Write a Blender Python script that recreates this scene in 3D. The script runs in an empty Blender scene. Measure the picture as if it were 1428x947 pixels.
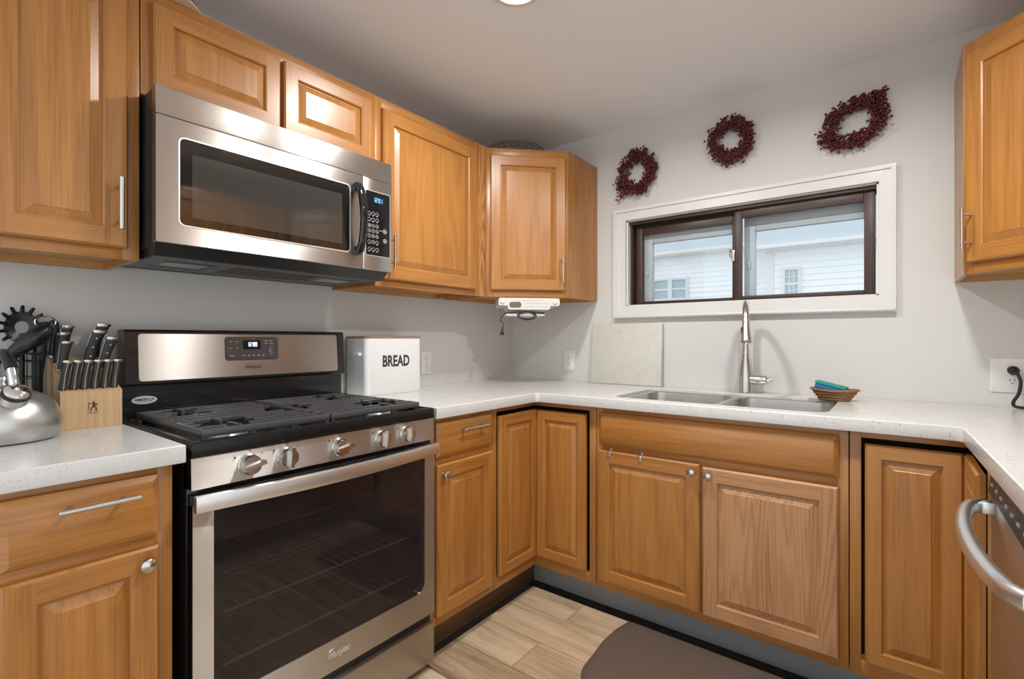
import bpy, bmesh, math, random
from mathutils import Vector, Matrix
random.seed(7)
PI = math.pi
SC = bpy.context.scene
COL = SC.collection

# ------------------------------------------------------------------ camera, light, exposure
cam_d = bpy.data.cameras.new('camera')
cam = bpy.data.objects.new('camera', cam_d); COL.objects.link(cam)
cam.location = (1.957, -2.493, 1.167)
cam.rotation_euler = (PI/2, 0, 0.6485)
cam_d.sensor_width = 36.0
cam_d.lens = 689.0/1428*36
cam_d.shift_x = -12.8/1428
cam_d.shift_y = -0.0003
cam_d.clip_start = 0.02
SC.camera = cam
SC.view_settings.view_transform = 'Standard'
SC.view_settings.look = 'None'
SC.view_settings.exposure = -0.08
SC.view_settings.gamma = 1.0
SC.view_settings.use_curve_mapping = False
SC.cycles.max_bounces = 8
SC.cycles.diffuse_bounces = 5
SC.cycles.glossy_bounces = 4
SC.cycles.transparent_max_bounces = 12
SC.cycles.sample_clamp_indirect = 6.0
SC.cycles.caustics_reflective = False
SC.cycles.caustics_refractive = False

WORLD_STRENGTH = 1.55
LAMP_POWER = 17.5
LAMP_SPOTS = [(0.965, -1.215), (1.92, -1.19)]
LAMP_FACTOR = [1.0, 1.0]
LAMP_COLOR = (1.0, 0.985, 0.955)
W = 2.745           # room width
H = 2.322           # ceiling height
ZC = 0.922          # counter top
ZU = 0.880          # counter underside

world = bpy.data.worlds.new('overcast_sky'); SC.world = world
world.use_nodes = True
wn = world.node_tree.nodes; wl = world.node_tree.links
bg = wn['Background']
tc = wn.new('ShaderNodeTexCoord'); sp = wn.new('ShaderNodeSeparateXYZ'); cr = wn.new('ShaderNodeValToRGB')
wl.new(tc.outputs['Generated'], sp.inputs[0]); wl.new(sp.outputs['Z'], cr.inputs[0])
cr.color_ramp.elements[0].position = 0.0; cr.color_ramp.elements[0].color = (0.88, 0.93, 0.97, 1)
cr.color_ramp.elements[1].position = 0.6; cr.color_ramp.elements[1].color = (0.92, 0.96, 1.0, 1)
wl.new(cr.outputs[0], bg.inputs['Color'])
bg.inputs['Strength'].default_value = WORLD_STRENGTH

# ------------------------------------------------------------------ materials
def nodemat(name):
    m = bpy.data.materials.new(name); m.use_nodes = True
    nt = m.node_tree
    return m, nt.nodes, nt.links, nt.nodes['Principled BSDF']

def setp(b, **k):
    names = dict(color='Base Color', rough='Roughness', metal='Metallic', coat='Coat Weight', coat_rough='Coat Roughness',
                 spec='Specular IOR Level', aniso='Anisotropic', aniso_rot='Anisotropic Rotation', emit='Emission Strength',
                 ecol='Emission Color', sheen='Sheen Weight')
    for q, v in k.items():
        if q in ('color', 'ecol'): v = (*v, 1)
        b.inputs[names[q]].default_value = v

def simple(name, color, rough=0.5, metal=0.0, var=0.06, scale=30.0, bump=0.0, **k):
    m, n, l, b = nodemat(name)
    setp(b, color=color, rough=rough, metal=metal, **k)
    t = n.new('ShaderNodeTexCoord'); z = n.new('ShaderNodeTexNoise'); z.inputs['Scale'].default_value = scale
    z.inputs['Detail'].default_value = 4
    l.new(t.outputs['Object'], z.inputs['Vector'])
    r = n.new('ShaderNodeMapRange'); r.inputs['From Min'].default_value = 0.3; r.inputs['From Max'].default_value = 0.7
    r.inputs['To Min'].default_value = max(0.02, rough-var); r.inputs['To Max'].default_value = min(1, rough+var)
    l.new(z.outputs['Fac'], r.inputs['Value']); l.new(r.outputs[0], b.inputs['Roughness'])
    if bump:
        bp = n.new('ShaderNodeBump'); bp.inputs['Strength'].default_value = bump; bp.inputs['Distance'].default_value = 0.002
        l.new(z.outputs['Fac'], bp.inputs['Height']); l.new(bp.outputs[0], b.inputs['Normal'])
    return m

def wood(name, dark, mid, light, axis='V', rough=0.33, ring=1.0, coat=0.28, seed=0.0, fine=1.0, amp=None):
    amp = ring if amp is None else amp
    """oak: long fine pores plus soft growth figure; axis V runs along z, H runs level"""
    m, n, l, b = nodemat(name)
    setp(b, rough=rough, coat=coat, coat_rough=0.32, spec=0.5)
    t = n.new('ShaderNodeTexCoord'); oi = n.new('ShaderNodeObjectInfo')
    ad = n.new('ShaderNodeVectorMath'); ad.operation = 'ADD'
    mu = n.new('ShaderNodeVectorMath'); mu.operation = 'SCALE'; mu.inputs['Scale'].default_value = 7.0
    cx = n.new('ShaderNodeCombineXYZ')
    for i in range(3): l.new(oi.outputs['Random'], cx.inputs[i])
    l.new(cx.outputs[0], mu.inputs[0])
    l.new(t.outputs['Object'], ad.inputs[0]); l.new(mu.outputs[0], ad.inputs[1])
    def mapped(across, along):
        mp = n.new('ShaderNodeMapping')
        mp.inputs['Location'].default_value = (seed, seed*1.3, seed*0.7)
        mp.inputs['Scale'].default_value = (across, across, along) if axis == 'V' else (along, along, across)
        l.new(ad.outputs[0], mp.inputs['Vector']); return mp
    # growth figure
    m1 = mapped(5.5, 0.42)
    n1 = n.new('ShaderNodeTexNoise'); n1.inputs['Scale'].default_value = 1.0; n1.inputs['Detail'].default_value = 2.5
    n1.inputs['Roughness'].default_value = 0.45
    l.new(m1.outputs[0], n1.inputs['Vector'])
    mm = n.new('ShaderNodeMath'); mm.operation = 'MULTIPLY'; mm.inputs[1].default_value = 75.0*ring
    l.new(n1.outputs['Fac'], mm.inputs[0])
    sn = n.new('ShaderNodeMath'); sn.operation = 'SINE'; l.new(mm.outputs[0], sn.inputs[0])
    # pores
    m2 = mapped(250.0, 5.0)
    n2 = n.new('ShaderNodeTexNoise'); n2.inputs['Scale'].default_value = 1.0; n2.inputs['Detail'].default_value = 3
    l.new(m2.outputs[0], n2.inputs['Vector'])
    # broad tone
    m3 = mapped(9.0, 1.1)
    n3 = n.new('ShaderNodeTexNoise'); n3.inputs['Scale'].default_value = 1.0; n3.inputs['Detail'].default_value = 3
    l.new(m3.outputs[0], n3.inputs['Vector'])
    a = n.new('ShaderNodeMath'); a.operation = 'MULTIPLY_ADD'; a.inputs[1].default_value = 0.065*amp; l.new(sn.outputs[0], a.inputs[0])
    tone = n.new('ShaderNodeMath'); tone.operation = 'MULTIPLY_ADD'; tone.inputs[1].default_value = 0.42; tone.inputs[2].default_value = 0.29
    l.new(n3.outputs['Fac'], tone.inputs[0]); l.new(tone.outputs[0], a.inputs[2])
    c = n.new('ShaderNodeMath'); c.operation = 'MULTIPLY_ADD'; c.inputs[1].default_value = 0.6*fine
    s2 = n.new('ShaderNodeMath'); s2.operation = 'SUBTRACT'; s2.inputs[1].default_value = 0.5; l.new(n2.outputs['Fac'], s2.inputs[0])
    l.new(s2.outputs[0], c.inputs[0]); l.new(a.outputs[0], c.inputs[2])
    r = n.new('ShaderNodeValToRGB'); e = r.color_ramp.elements
    e[0].position = 0.22; e[0].color = (*dark, 1); e[1].position = 0.78; e[1].color = (*light, 1)
    k = e.new(0.5); k.color = (*mid, 1)
    l.new(c.outputs[0], r.inputs[0]); l.new(r.outputs[0], b.inputs['Base Color'])
    bp = n.new('ShaderNodeBump'); bp.inputs['Strength'].default_value = 0.12; bp.inputs['Distance'].default_value = 0.0006
    l.new(n2.outputs['Fac'], bp.inputs['Height']); l.new(bp.outputs[0], b.inputs['Normal'])
    return m

def steel(name, color=(0.60, 0.585, 0.56), rough=0.34, rot=0.25, aniso=0.97, streak=0.15):
    m, n, l, b = nodemat(name)
    setp(b, color=color, rough=rough, metal=1.0, aniso=aniso, aniso_rot=rot)
    uv = n.new('ShaderNodeUVMap'); uv.uv_map = 'brush'
    tg = n.new('ShaderNodeTangent'); tg.direction_type = 'UV_MAP'; tg.uv_map = 'brush'
    l.new(tg.outputs[0], b.inputs['Tangent'])
    mp = n.new('ShaderNodeMapping'); mp.inputs['Scale'].default_value = (3, 1500, 1)
    l.new(uv.outputs[0], mp.inputs[0])
    z = n.new('ShaderNodeTexNoise'); z.inputs['Scale'].default_value = 1; z.inputs['Detail'].default_value = 3
    l.new(mp.outputs[0], z.inputs['Vector'])
    r = n.new('ShaderNodeMapRange'); r.inputs['From Min'].default_value = 0.3; r.inputs['From Max'].default_value = 0.7
    r.inputs['To Min'].default_value = rough-0.05*streak; r.inputs['To Max'].default_value = rough+0.08*streak
    l.new(z.outputs['Fac'], r.inputs['Value']); l.new(r.outputs[0], b.inputs['Roughness'])
    return m

def emissive(name, color, s):
    m, n, l, b = nodemat(name)
    setp(b, color=(0.0, 0.0, 0.0), rough=0.5, emit=s, ecol=color); return m

def glass(name, tint=(1, 1, 1), refl=0.08, rough=0.0, hi=0.7, haze=None):
    m, n, l, b = nodemat(name)
    out = n['Material Output']; n.remove(b)
    tr = n.new('ShaderNodeBsdfTransparent'); tr.inputs[0].default_value = (*tint, 1)
    gl = n.new('ShaderNodeBsdfGlossy'); gl.inputs['Roughness'].default_value = rough; gl.inputs[0].default_value = (1, 1, 1, 1)
    lw = n.new('ShaderNodeLayerWeight'); lw.inputs['Blend'].default_value = 0.25
    r = n.new('ShaderNodeMapRange'); r.inputs['To Min'].default_value = refl; r.inputs['To Max'].default_value = hi
    l.new(lw.outputs['Fresnel'], r.inputs['Value'])
    mx = n.new('ShaderNodeMixShader'); l.new(r.outputs[0], mx.inputs[0]); l.new(tr.outputs[0], mx.inputs[1]); l.new(gl.outputs[0], mx.inputs[2])
    fin = mx
    if haze:
        df = n.new('ShaderNodeBsdfDiffuse'); df.inputs[0].default_value = (*haze, 1)
        fin = n.new('ShaderNodeMixShader'); fin.inputs[0].default_value = 0.22; l.new(mx.outputs[0], fin.inputs[1]); l.new(df.outputs[0], fin.inputs[2])
    l.new(fin.outputs[0], out.inputs['Surface']); return m

def quartz(name, base_a=(0.60, 0.60, 0.585), base_b=(0.69, 0.69, 0.68)):
    m, n, l, b = nodemat(name)
    setp(b, rough=0.22, spec=0.5)
    t = n.new('ShaderNodeTexCoord')
    def specks(scale, thr, soft):
        v = n.new('ShaderNodeTexVoronoi'); v.inputs['Scale'].default_value = scale; v.feature = 'F1'
        v.inputs['Randomness'].default_value = 1.0
        l.new(t.outputs['Object'], v.inputs['Vector'])
        sc = n.new('ShaderNodeSeparateColor'); l.new(v.outputs['Color'], sc.inputs[0])
        pick = n.new('ShaderNodeMath'); pick.operation = 'GREATER_THAN'; pick.inputs[1].default_value = thr; l.new(sc.outputs[0], pick.inputs[0])
        rr = n.new('ShaderNodeMapRange'); rr.inputs['From Min'].default_value = 0.15; rr.inputs['From Max'].default_value = 0.15+soft
        rr.inputs['To Min'].default_value = 1.0; rr.inputs['To Max'].default_value = 0.0
        l.new(v.outputs['Distance'], rr.inputs['Value'])
        mu = n.new('ShaderNodeMath'); mu.operation = 'MULTIPLY'; l.new(pick.outputs[0], mu.inputs[0]); l.new(rr.outputs[0], mu.inputs[1])
        return mu
    a = specks(260, 0.55, 0.35); c = specks(125, 0.88, 0.30)
    z = n.new('ShaderNodeTexNoise'); z.inputs['Scale'].default_value = 14; z.inputs['Detail'].default_value = 5; l.new(t.outputs['Object'], z.inputs['Vector'])
    base = n.new('ShaderNodeMix'); base.data_type = 'RGBA'; base.inputs['A'].default_value = (*base_a, 1); base.inputs['B'].default_value = (*base_b, 1)
    l.new(z.outputs['Fac'], base.inputs['Factor'])
    m1 = n.new('ShaderNodeMix'); m1.data_type = 'RGBA'; m1.inputs['B'].default_value = (0.49, 0.475, 0.445, 1)
    l.new(base.outputs['Result'], m1.inputs['A']); l.new(a.outputs[0], m1.inputs['Factor'])
    m2 = n.new('ShaderNodeMix'); m2.data_type = 'RGBA'; m2.inputs['B'].default_value = (0.40, 0.385, 0.36, 1)
    l.new(m1.outputs['Result'], m2.inputs['A']); l.new(c.outputs[0], m2.inputs['Factor'])
    l.new(m2.outputs['Result'], b.inputs['Base Color']); return m

def floor_mat(name):
    m, n, l, b = nodemat(name)
    setp(b, rough=0.42, spec=0.35)
    t = n.new('ShaderNodeTexCoord')
    br = n.new('ShaderNodeTexBrick'); br.offset = 0.37; br.inputs['Scale'].default_value = 1.0
    br.inputs['Brick Width'].default_value = 1.9; br.inputs['Row Height'].default_value = 0.178
    br.inputs['Mortar Size'].default_value = 0.0012; br.inputs['Mortar Smooth'].default_value = 0.2
    br.inputs['Color1'].default_value = (0, 0, 0, 1); br.inputs['Color2'].default_value = (1, 1, 1, 1); br.inputs['Mortar'].default_value = (0.5, 0.5, 0.5, 1)
    br.inputs['Bias'].default_value = 0.0
    mp0 = n.new('ShaderNodeMapping'); mp0.inputs['Location'].default_value = (0.33, 0.045, 0); l.new(t.outputs['Object'], mp0.inputs[0])
    l.new(mp0.outputs[0], br.inputs['Vector'])
    sc = n.new('ShaderNodeSeparateColor'); l.new(br.outputs['Color'], sc.inputs[0])
    cx = n.new('ShaderNodeCombineXYZ'); l.new(sc.outputs[0], cx.inputs[0]); l.new(sc.outputs[0], cx.inputs[2])
    sca = n.new('ShaderNodeVectorMath'); sca.operation = 'SCALE'; sca.inputs['Scale'].default_value = 13.0; l.new(cx.outputs[0], sca.inputs[0])
    ad = n.new('ShaderNodeVectorMath'); ad.operation = 'ADD'; l.new(t.outputs['Object'], ad.inputs[0]); l.new(sca.outputs[0], ad.inputs[1])
    def nz(sx, sy, det, dist=0.0, rough=0.55):
        mp = n.new('ShaderNodeMapping'); mp.inputs['Scale'].default_value = (sx, sy, 1); l.new(ad.outputs[0], mp.inputs[0])
        z = n.new('ShaderNodeTexNoise'); z.inputs['Scale'].default_value = 1; z.inputs['Detail'].default_value = det
        z.inputs['Distortion'].default_value = dist; z.inputs['Roughness'].default_value = rough
        l.new(mp.outputs[0], z.inputs['Vector']); return z
    z1 = nz(1.6, 15, 5, 0.6); z2 = nz(14, 190, 4); z3 = nz(2.4, 7, 3, 0.4)
    s = n.new('ShaderNodeMath'); s.operation = 'MULTIPLY_ADD'; s.inputs[1].default_value = 0.40; l.new(z2.outputs['Fac'], s.inputs[0]); l.new(z1.outputs['Fac'], s.inputs[2])
    s2 = n.new('ShaderNodeMath'); s2.operation = 'MULTIPLY_ADD'; s2.inputs[1].default_value = 0.22; l.new(sc.outputs[0], s2.inputs[0]); l.new(s.outputs[0], s2.inputs[2])
    r = n.new('ShaderNodeValToRGB'); e = r.color_ramp.elements
    e[0].position = 0.45; e[0].color = (0.18, 0.115, 0.065, 1); e[1].position = 1.0; e[1].color = (0.58, 0.45, 0.305, 1)
    k = e.new(0.66); k.color = (0.35, 0.245, 0.15, 1); k = e.new(0.83); k.color = (0.47, 0.35, 0.225, 1)
    l.new(s2.outputs[0], r.inputs[0])
    dk = n.new('ShaderNodeMix'); dk.data_type = 'RGBA'; dk.inputs['B'].default_value = (0.13, 0.085, 0.05, 1)
    rr = n.new('ShaderNodeMapRange'); rr.inputs['From Min'].default_value = 0.63; rr.inputs['From Max'].default_value = 0.78; rr.inputs['To Max'].default_value = 0.6
    l.new(z3.outputs['Fac'], rr.inputs['Value']); l.new(rr.outputs[0], dk.inputs['Factor']); l.new(r.outputs[0], dk.inputs['A'])
    seam = n.new('ShaderNodeMix'); seam.data_type = 'RGBA'; seam.inputs['B'].default_value = (0.10, 0.07, 0.045, 1)
    l.new(br.outputs['Fac'], seam.inputs['Factor']); l.new(dk.outputs['Result'], seam.inputs['A'])
    l.new(seam.outputs['Result'], b.inputs['Base Color'])
    bp = n.new('ShaderNodeBump'); bp.inputs['Strength'].default_value = 0.2; bp.inputs['Distance'].default_value = 0.0008
    l.new(z2.outputs['Fac'], bp.inputs['Height']); l.new(bp.outputs[0], b.inputs['Normal'])
    return m

OAK = dict(dark=(0.260, 0.096, 0.018), mid=(0.398, 0.166, 0.035), light=(0.485, 0.223, 0.055))
M = {}
M['oakV'] = wood('honey_oak_upright', axis='V', **OAK)
M['oakH'] = wood('honey_oak_level', axis='H', **OAK)
M['oakHf'] = wood('honey_oak_figured', axis='H', ring=1.6, seed=3.0, fine=1.2, **OAK)
M['oakF'] = wood('honey_oak_filler', dark=(0.30, 0.12, 0.03), mid=(0.46, 0.21, 0.06), light=(0.58, 0.30, 0.10), axis='V', ring=2.6, seed=5.0)
WORN = dict(dark=(0.31, 0.145, 0.062), mid=(0.465, 0.240, 0.112), light=(0.54, 0.30, 0.15))
M['wornV'] = wood('worn_oak_upright', axis='V', ring=3.4, amp=1.7, rough=0.5, coat=0.0, **WORN)
M['wornH'] = wood('worn_oak_level', axis='H', ring=1.2, rough=0.5, coat=0.0, **WORN)
M['oakin'] = wood('cabinet_underside', dark=(0.40, 0.20, 0.06), mid=(0.52, 0.28, 0.10), light=(0.60, 0.36, 0.15), axis='H', rough=0.5, coat=0.0)
M['dark'] = simple('cabinet_interior_shade', (0.03, 0.02, 0.012), 0.8)  # near-black colour stands in for the shade inside the base cabinets
M['blockwood'] = wood('pale_birch', dark=(0.46, 0.28, 0.13), mid=(0.60, 0.40, 0.21), light=(0.68, 0.49, 0.28), axis='V', rough=0.45, coat=0.05, ring=0.5)
M['wall'] = simple('wall_paint', (0.645, 0.64, 0.62), 0.6, bump=0.05, scale=180)
M['ceil'] = simple('ceiling_paint', (0.85, 0.88, 0.92), 0.85, bump=0.08, scale=160)
M['white'] = simple('white_trim_paint', (0.71, 0.71, 0.695), 0.35)
M['vinyl'] = simple('grey_vinyl_base', (0.27, 0.275, 0.275), 0.45)
M['underlay'] = simple('dark_underlay', (0.018, 0.013, 0.011), 0.75)
M['floor'] = floor_mat('oak_look_planks')
M['quartz'] = quartz('speckled_quartz')
M['quartz_b'] = quartz('beige_speckled_quartz', (0.58, 0.565, 0.51), (0.66, 0.645, 0.59))
M['steel'] = steel('brushed_steel')
M['steel_l'] = steel('brushed_steel_light', color=(0.80, 0.81, 0.82), rough=0.32, aniso=0.5)
M['sinksteel'] = steel('satin_sink_steel', color=(0.66, 0.64, 0.61), rough=0.26, aniso=0.3)
M['nickel'] = simple('brushed_nickel', (0.62, 0.59, 0.55), 0.24, metal=1.0)
M['chrome'] = simple('polished_chrome', (0.80, 0.80, 0.82), 0.08, metal=1.0, var=0.03)
M['brightrim'] = simple('bright_trim', (0.80, 0.79, 0.78), 0.35, metal=0.6)
M['black'] = simple('black_enamel', (0.012, 0.012, 0.013), 0.18, coat=0.3)
M['blackm'] = simple('black_plastic', (0.018, 0.018, 0.019), 0.38)
M['iron'] = simple('cast_iron', (0.062, 0.062, 0.065), 0.30, bump=0.2, scale=260)
M['blackgloss'] = simple('black_gloss', (0.008, 0.008, 0.009), 0.07, var=0.02, coat=0.5)
M['mwglass'] = simple('black_door_glass', (0.010, 0.009, 0.008), 0.03, var=0.01, spec=0.9)
M['mwscreen'] = simple('perforated_screen', (0.045, 0.042, 0.038), 0.06, var=0.01, spec=0.9)
M['ovenglass'] = glass('smoked_oven_glass', tint=(0.66, 0.58, 0.58), refl=0.03, rough=0.03, hi=0.35, haze=(0.060, 0.046, 0.049))
M['ovenin'] = simple('oven_liner', (0.17, 0.13, 0.13), 0.5)
M['rack'] = simple('oven_rack_wire', (0.66, 0.56, 0.43), 0.4)
M['greypanel'] = simple('grey_touch_panel', (0.085, 0.078, 0.078), 0.25)
M['mark'] = simple('printed_grey', (0.42, 0.42, 0.44), 0.5)
M['markdark'] = simple('printed_dark', (0.03, 0.03, 0.032), 0.5)
M['led_w'] = emissive('clock_digits_white', (0.75, 0.85, 1.0), 3.0)
M['led_b'] = emissive('clock_digits_blue', (0.22, 0.55, 1.0), 2.5)
M['lcd'] = simple('display_window', (0.004, 0.006, 0.02), 0.12)
M['alu'] = simple('burner_aluminium', (0.72, 0.72, 0.72), 0.35, metal=1.0)
M['plate'] = simple('white_plastic', (0.78, 0.77, 0.75), 0.35)
M['enamel'] = simple('white_enamel', (0.80, 0.80, 0.785), 0.22)
M['radiow'] = simple('cream_white_plastic', (0.72, 0.70, 0.65), 0.4)
M['radiog'] = simple('grey_plastic', (0.42, 0.42, 0.40), 0.45)
M['sash'] = wood('dark_stained_sash', dark=(0.020, 0.009, 0.006), mid=(0.045, 0.020, 0.013), light=(0.085, 0.042, 0.03), axis='H', rough=0.45, coat=0.1, ring=0.6)
M['sashV'] = wood('dark_stained_sash_upright', dark=(0.022, 0.010, 0.007), mid=(0.055, 0.024, 0.015), light=(0.10, 0.05, 0.035), axis='V', rough=0.45, coat=0.1, ring=0.6)
M['storm'] = simple('storm_frame_aluminium', (0.54, 0.59, 0.62), 0.45)
M['pane'] = glass('window_glass', (0.985, 0.995, 1.0), refl=0.015, hi=0.4)
M['siding'] = simple('white_vinyl_siding', (0.86, 0.88, 0.90), 0.6)
M['shingle'] = simple('grey_roof_shingle', (0.46, 0.52, 0.56), 0.85, bump=0.6, scale=22)
M['extglass'] = simple('exterior_window_glass', (0.40, 0.50, 0.55), 0.15)
M['bounce_ground'] = simple('pale_bounce_ground', (0.42, 0.42, 0.41), 0.9)  # unseen ground, made pale to bounce light onto the house
M['berry'] = simple('burgundy_berry', (0.105, 0.012, 0.018), 0.38)
M['twig'] = simple('brown_vine', (0.16, 0.085, 0.04), 0.7)
M['wick'] = None
M['mat'] = simple('brown_foam_mat', (0.115, 0.082, 0.064), 0.55, bump=0.15, scale=90)
M['wire'] = simple('black_wire', (0.012, 0.012, 0.013), 0.4)
M['rubber'] = simple('black_rubber', (0.010, 0.010, 0.010), 0.5)
M['teal'] = simple('teal_scrubber', (0.03, 0.30, 0.24), 0.9, bump=0.8, scale=300)
M['blue'] = simple('blue_sponge', (0.035, 0.16, 0.36), 0.9, bump=0.6, scale=250)
M['bowl'] = simple('brown_wood_bowl', (0.20, 0.10, 0.05), 0.5)
M['cream'] = simple('cream_edge', (0.62, 0.50, 0.36), 0.6)
M['lamp'] = emissive('lamp_lens', (1.0, 0.93, 0.82), 14.0)
M['navy'] = simple('dark_plastic_handle', (0.010, 0.011, 0.016), 0.3)

def weave(name):
    m, n, l, b = nodemat(name); setp(b, rough=0.7)
    t = n.new('ShaderNodeTexCoord'); ck = n.new('ShaderNodeTexChecker'); ck.inputs['Scale'].default_value = 170
    z = n.new('ShaderNodeTexNoise'); z.inputs['Scale'].default_value = 90
    l.new(t.outputs['Object'], ck.inputs['Vector']); l.new(t.outputs['Object'], z.inputs['Vector'])
    ck.inputs['Color1'].default_value = (0.44, 0.27, 0.12, 1); ck.inputs['Color2'].default_value = (0.15, 0.07, 0.03, 1)
    mx = n.new('ShaderNodeMix'); mx.data_type = 'RGBA'; mx.inputs['B'].default_value = (0.30, 0.14, 0.055, 1)
    l.new(z.outputs['Fac'], mx.inputs['Factor']); l.new(ck.outputs['Color'], mx.inputs['A']); l.new(mx.outputs['Result'], b.inputs['Base Color'])
    return m
M['wick'] = weave('woven_rattan')

# ------------------------------------------------------------------ mesh helpers
class MB:
    """collects faces; every point is mapped through the matrix T"""
    def __init__(s, T=None):
        s.v = []; s.f = []; s.m = []; s.T = T or Matrix.Identity(4); s.flip = s.T.determinant() < 0
    def add(s, pts, faces, mat=0):
        o = len(s.v); s.v += [tuple(s.T @ Vector(p)) for p in pts]
        for i, f in enumerate(faces):
            f = [o+k for k in f]
            s.f.append(f[::-1] if s.flip else f); s.m.append(mat[i] if isinstance(mat, (list, tuple)) else mat)
        return s
    def bm(s, b, mat=0):
        b.verts.index_update()
        s.add([tuple(v.co) for v in b.verts], [[v.index for v in f.verts] for f in b.faces], mat); b.free(); return s
    def box(s, x0, x1, y0, y1, z0, z1, bev=0.0, mat=0, seg=2):
        x0, x1 = min(x0, x1), max(x0, x1); y0, y1 = min(y0, y1), max(y0, y1); z0, z1 = min(z0, z1), max(z0, z1)
        p = [(x0, y0, z0), (x1, y0, z0), (x1, y1, z0), (x0, y1, z0), (x0, y0, z1), (x1, y0, z1), (x1, y1, z1), (x0, y1, z1)]
        f = [(0, 3, 2, 1), (4, 5, 6, 7), (0, 1, 5, 4), (1, 2, 6, 5), (2, 3, 7, 6), (3, 0, 4, 7)]
        if bev <= 0: return s.add(p, f, mat)
        b = bmesh.new(); vs = [b.verts.new(q) for q in p]
        for q in f: b.faces.new([vs[i] for i in q])
        bev = min(bev, 0.49*min(x1-x0, y1-y0, z1-z0))
        bmesh.ops.bevel(b, geom=list(b.edges), offset=bev, segments=seg, profile=0.5, affect='EDGES')
        return s.bm(b, mat)
    def loft(s, rings, closed=True, cap0=True, cap1=True, mat=0):
        n = len(rings[0]); pts = [p for r in rings for p in r]; f = []
        for i in range(len(rings)-1):
            for j in range(n if closed else n-1):
                k = (j+1) % n
                f.append((i*n+j, i*n+k, (i+1)*n+k, (i+1)*n+j))
        if cap0: f.append(tuple(range(n))[::-1])
        if cap1: f.append(tuple((len(rings)-1)*n+j for j in range(n)))
        return s.add(pts, f, mat)
    def tube(s, path, r, n=10, closed=False, mat=0, cap=True):
        P = [Vector(p) for p in path]; N = len(P); R = r if isinstance(r, (list, tuple)) else [r]*N
        rings = []; prev = None
        for i in range(N):
            if closed: t = P[(i+1) % N]-P[i-1]
            else: t = P[min(i+1, N-1)]-P[max(i-1, 0)]
            t.normalize()
            if prev is None:
                a = Vector((0, 0, 1)) if abs(t.z) < 0.9 else Vector((1, 0, 0)); u = t.cross(a).normalized()
            else:
                u = prev-t*prev.dot(t); u.normalize()
            prev = u; w = t.cross(u)
            rings.append([tuple(P[i]+(u*math.cos(2*PI*k/n)+w*math.sin(2*PI*k/n))*R[i]) for k in range(n)])
        if closed: rings.append(rings[0]); return s.loft(rings, cap0=False, cap1=False, mat=mat)
        return s.loft(rings, cap0=cap, cap1=cap, mat=mat)
    def lathe(s, prof, c=(0, 0, 0), axis=(0, 0, 1), n=24, mat=0, cap0=True, cap1=True):
        A = Vector(axis).normalized(); C = Vector(c)
        a = Vector((0, 0, 1)) if abs(A.z) < 0.9 else Vector((1, 0, 0))
        u = A.cross(a).normalized(); w = A.cross(u)
        rings = [[tuple(C+A*h+(u*math.cos(2*PI*k/n)+w*math.sin(2*PI*k/n))*max(r, 1e-5)) for k in range(n)] for r, h in prof]
        return s.loft(rings, cap0=cap0, cap1=cap1, mat=mat)
    def cyl(s, a, b, r, n=16, mat=0, bev=0.0):
        a = Vector(a); b = Vector(b); L = (b-a).length
        pr = [(r, 0), (r, L)] if not bev else [(r-bev, 0), (r, bev), (r, L-bev), (r-bev, L)]
        return s.lathe(pr, a, (b-a), n, mat)
    def prism(s, poly, y0, y1, mat=0, plane='xz'):
        """polygon given in the plane, pulled out along the third axis"""
        def P(a, b, c): return {'xz': (a, c, b), 'xy': (a, b, c), 'yz': (c, a, b)}[plane]
        n = len(poly); pts = [P(a, b, y0) for a, b in poly]+[P(a, b, y1) for a, b in poly]
        f = [tuple(range(n)), tuple(range(2*n-1, n-1, -1))]+[(i, n+i, n+(i+1) % n, (i+1) % n) for i in range(n)]
        return s.add(pts, f, mat)
    def sphere(s, c, r, n=10, m=7, mat=0, sc=(1, 1, 1)):
        rings = []
        for i in range(1, m):
            a = PI*i/m
            rings.append([(c[0]+r*sc[0]*math.sin(a)*math.cos(2*PI*k/n), c[1]+r*sc[1]*math.sin(a)*math.sin(2*PI*k/n), c[2]-r*sc[2]*math.cos(a)) for k in range(n)])
        return s.loft(rings, mat=mat)

def rrect(x0, x1, z0, z1, r, n=6):
    r = min(r, 0.499*(x1-x0), 0.499*(z1-z0)); o = []
    for cx, cz, a0 in ((x1-r, z0+r, -PI/2), (x1-r, z1-r, 0), (x0+r, z1-r, PI/2), (x0+r, z0+r, PI)):
        for k in range(n+1):
            a = a0+PI/2*k/n; o.append((cx+r*math.cos(a), cz+r*math.sin(a)))
    return o

ZOFF = {}
def root(name, label, cat, loc, rz=0.0, group=None):
    o = bpy.data.objects.new(name, None); COL.objects.link(o)
    o.empty_display_size = 0.05; o.location = loc; o.rotation_euler = (0, 0, rz)
    o['label'] = label; o['category'] = cat
    if group: o['group'] = group
    ZOFF[o.name] = loc[2]
    return o

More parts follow.
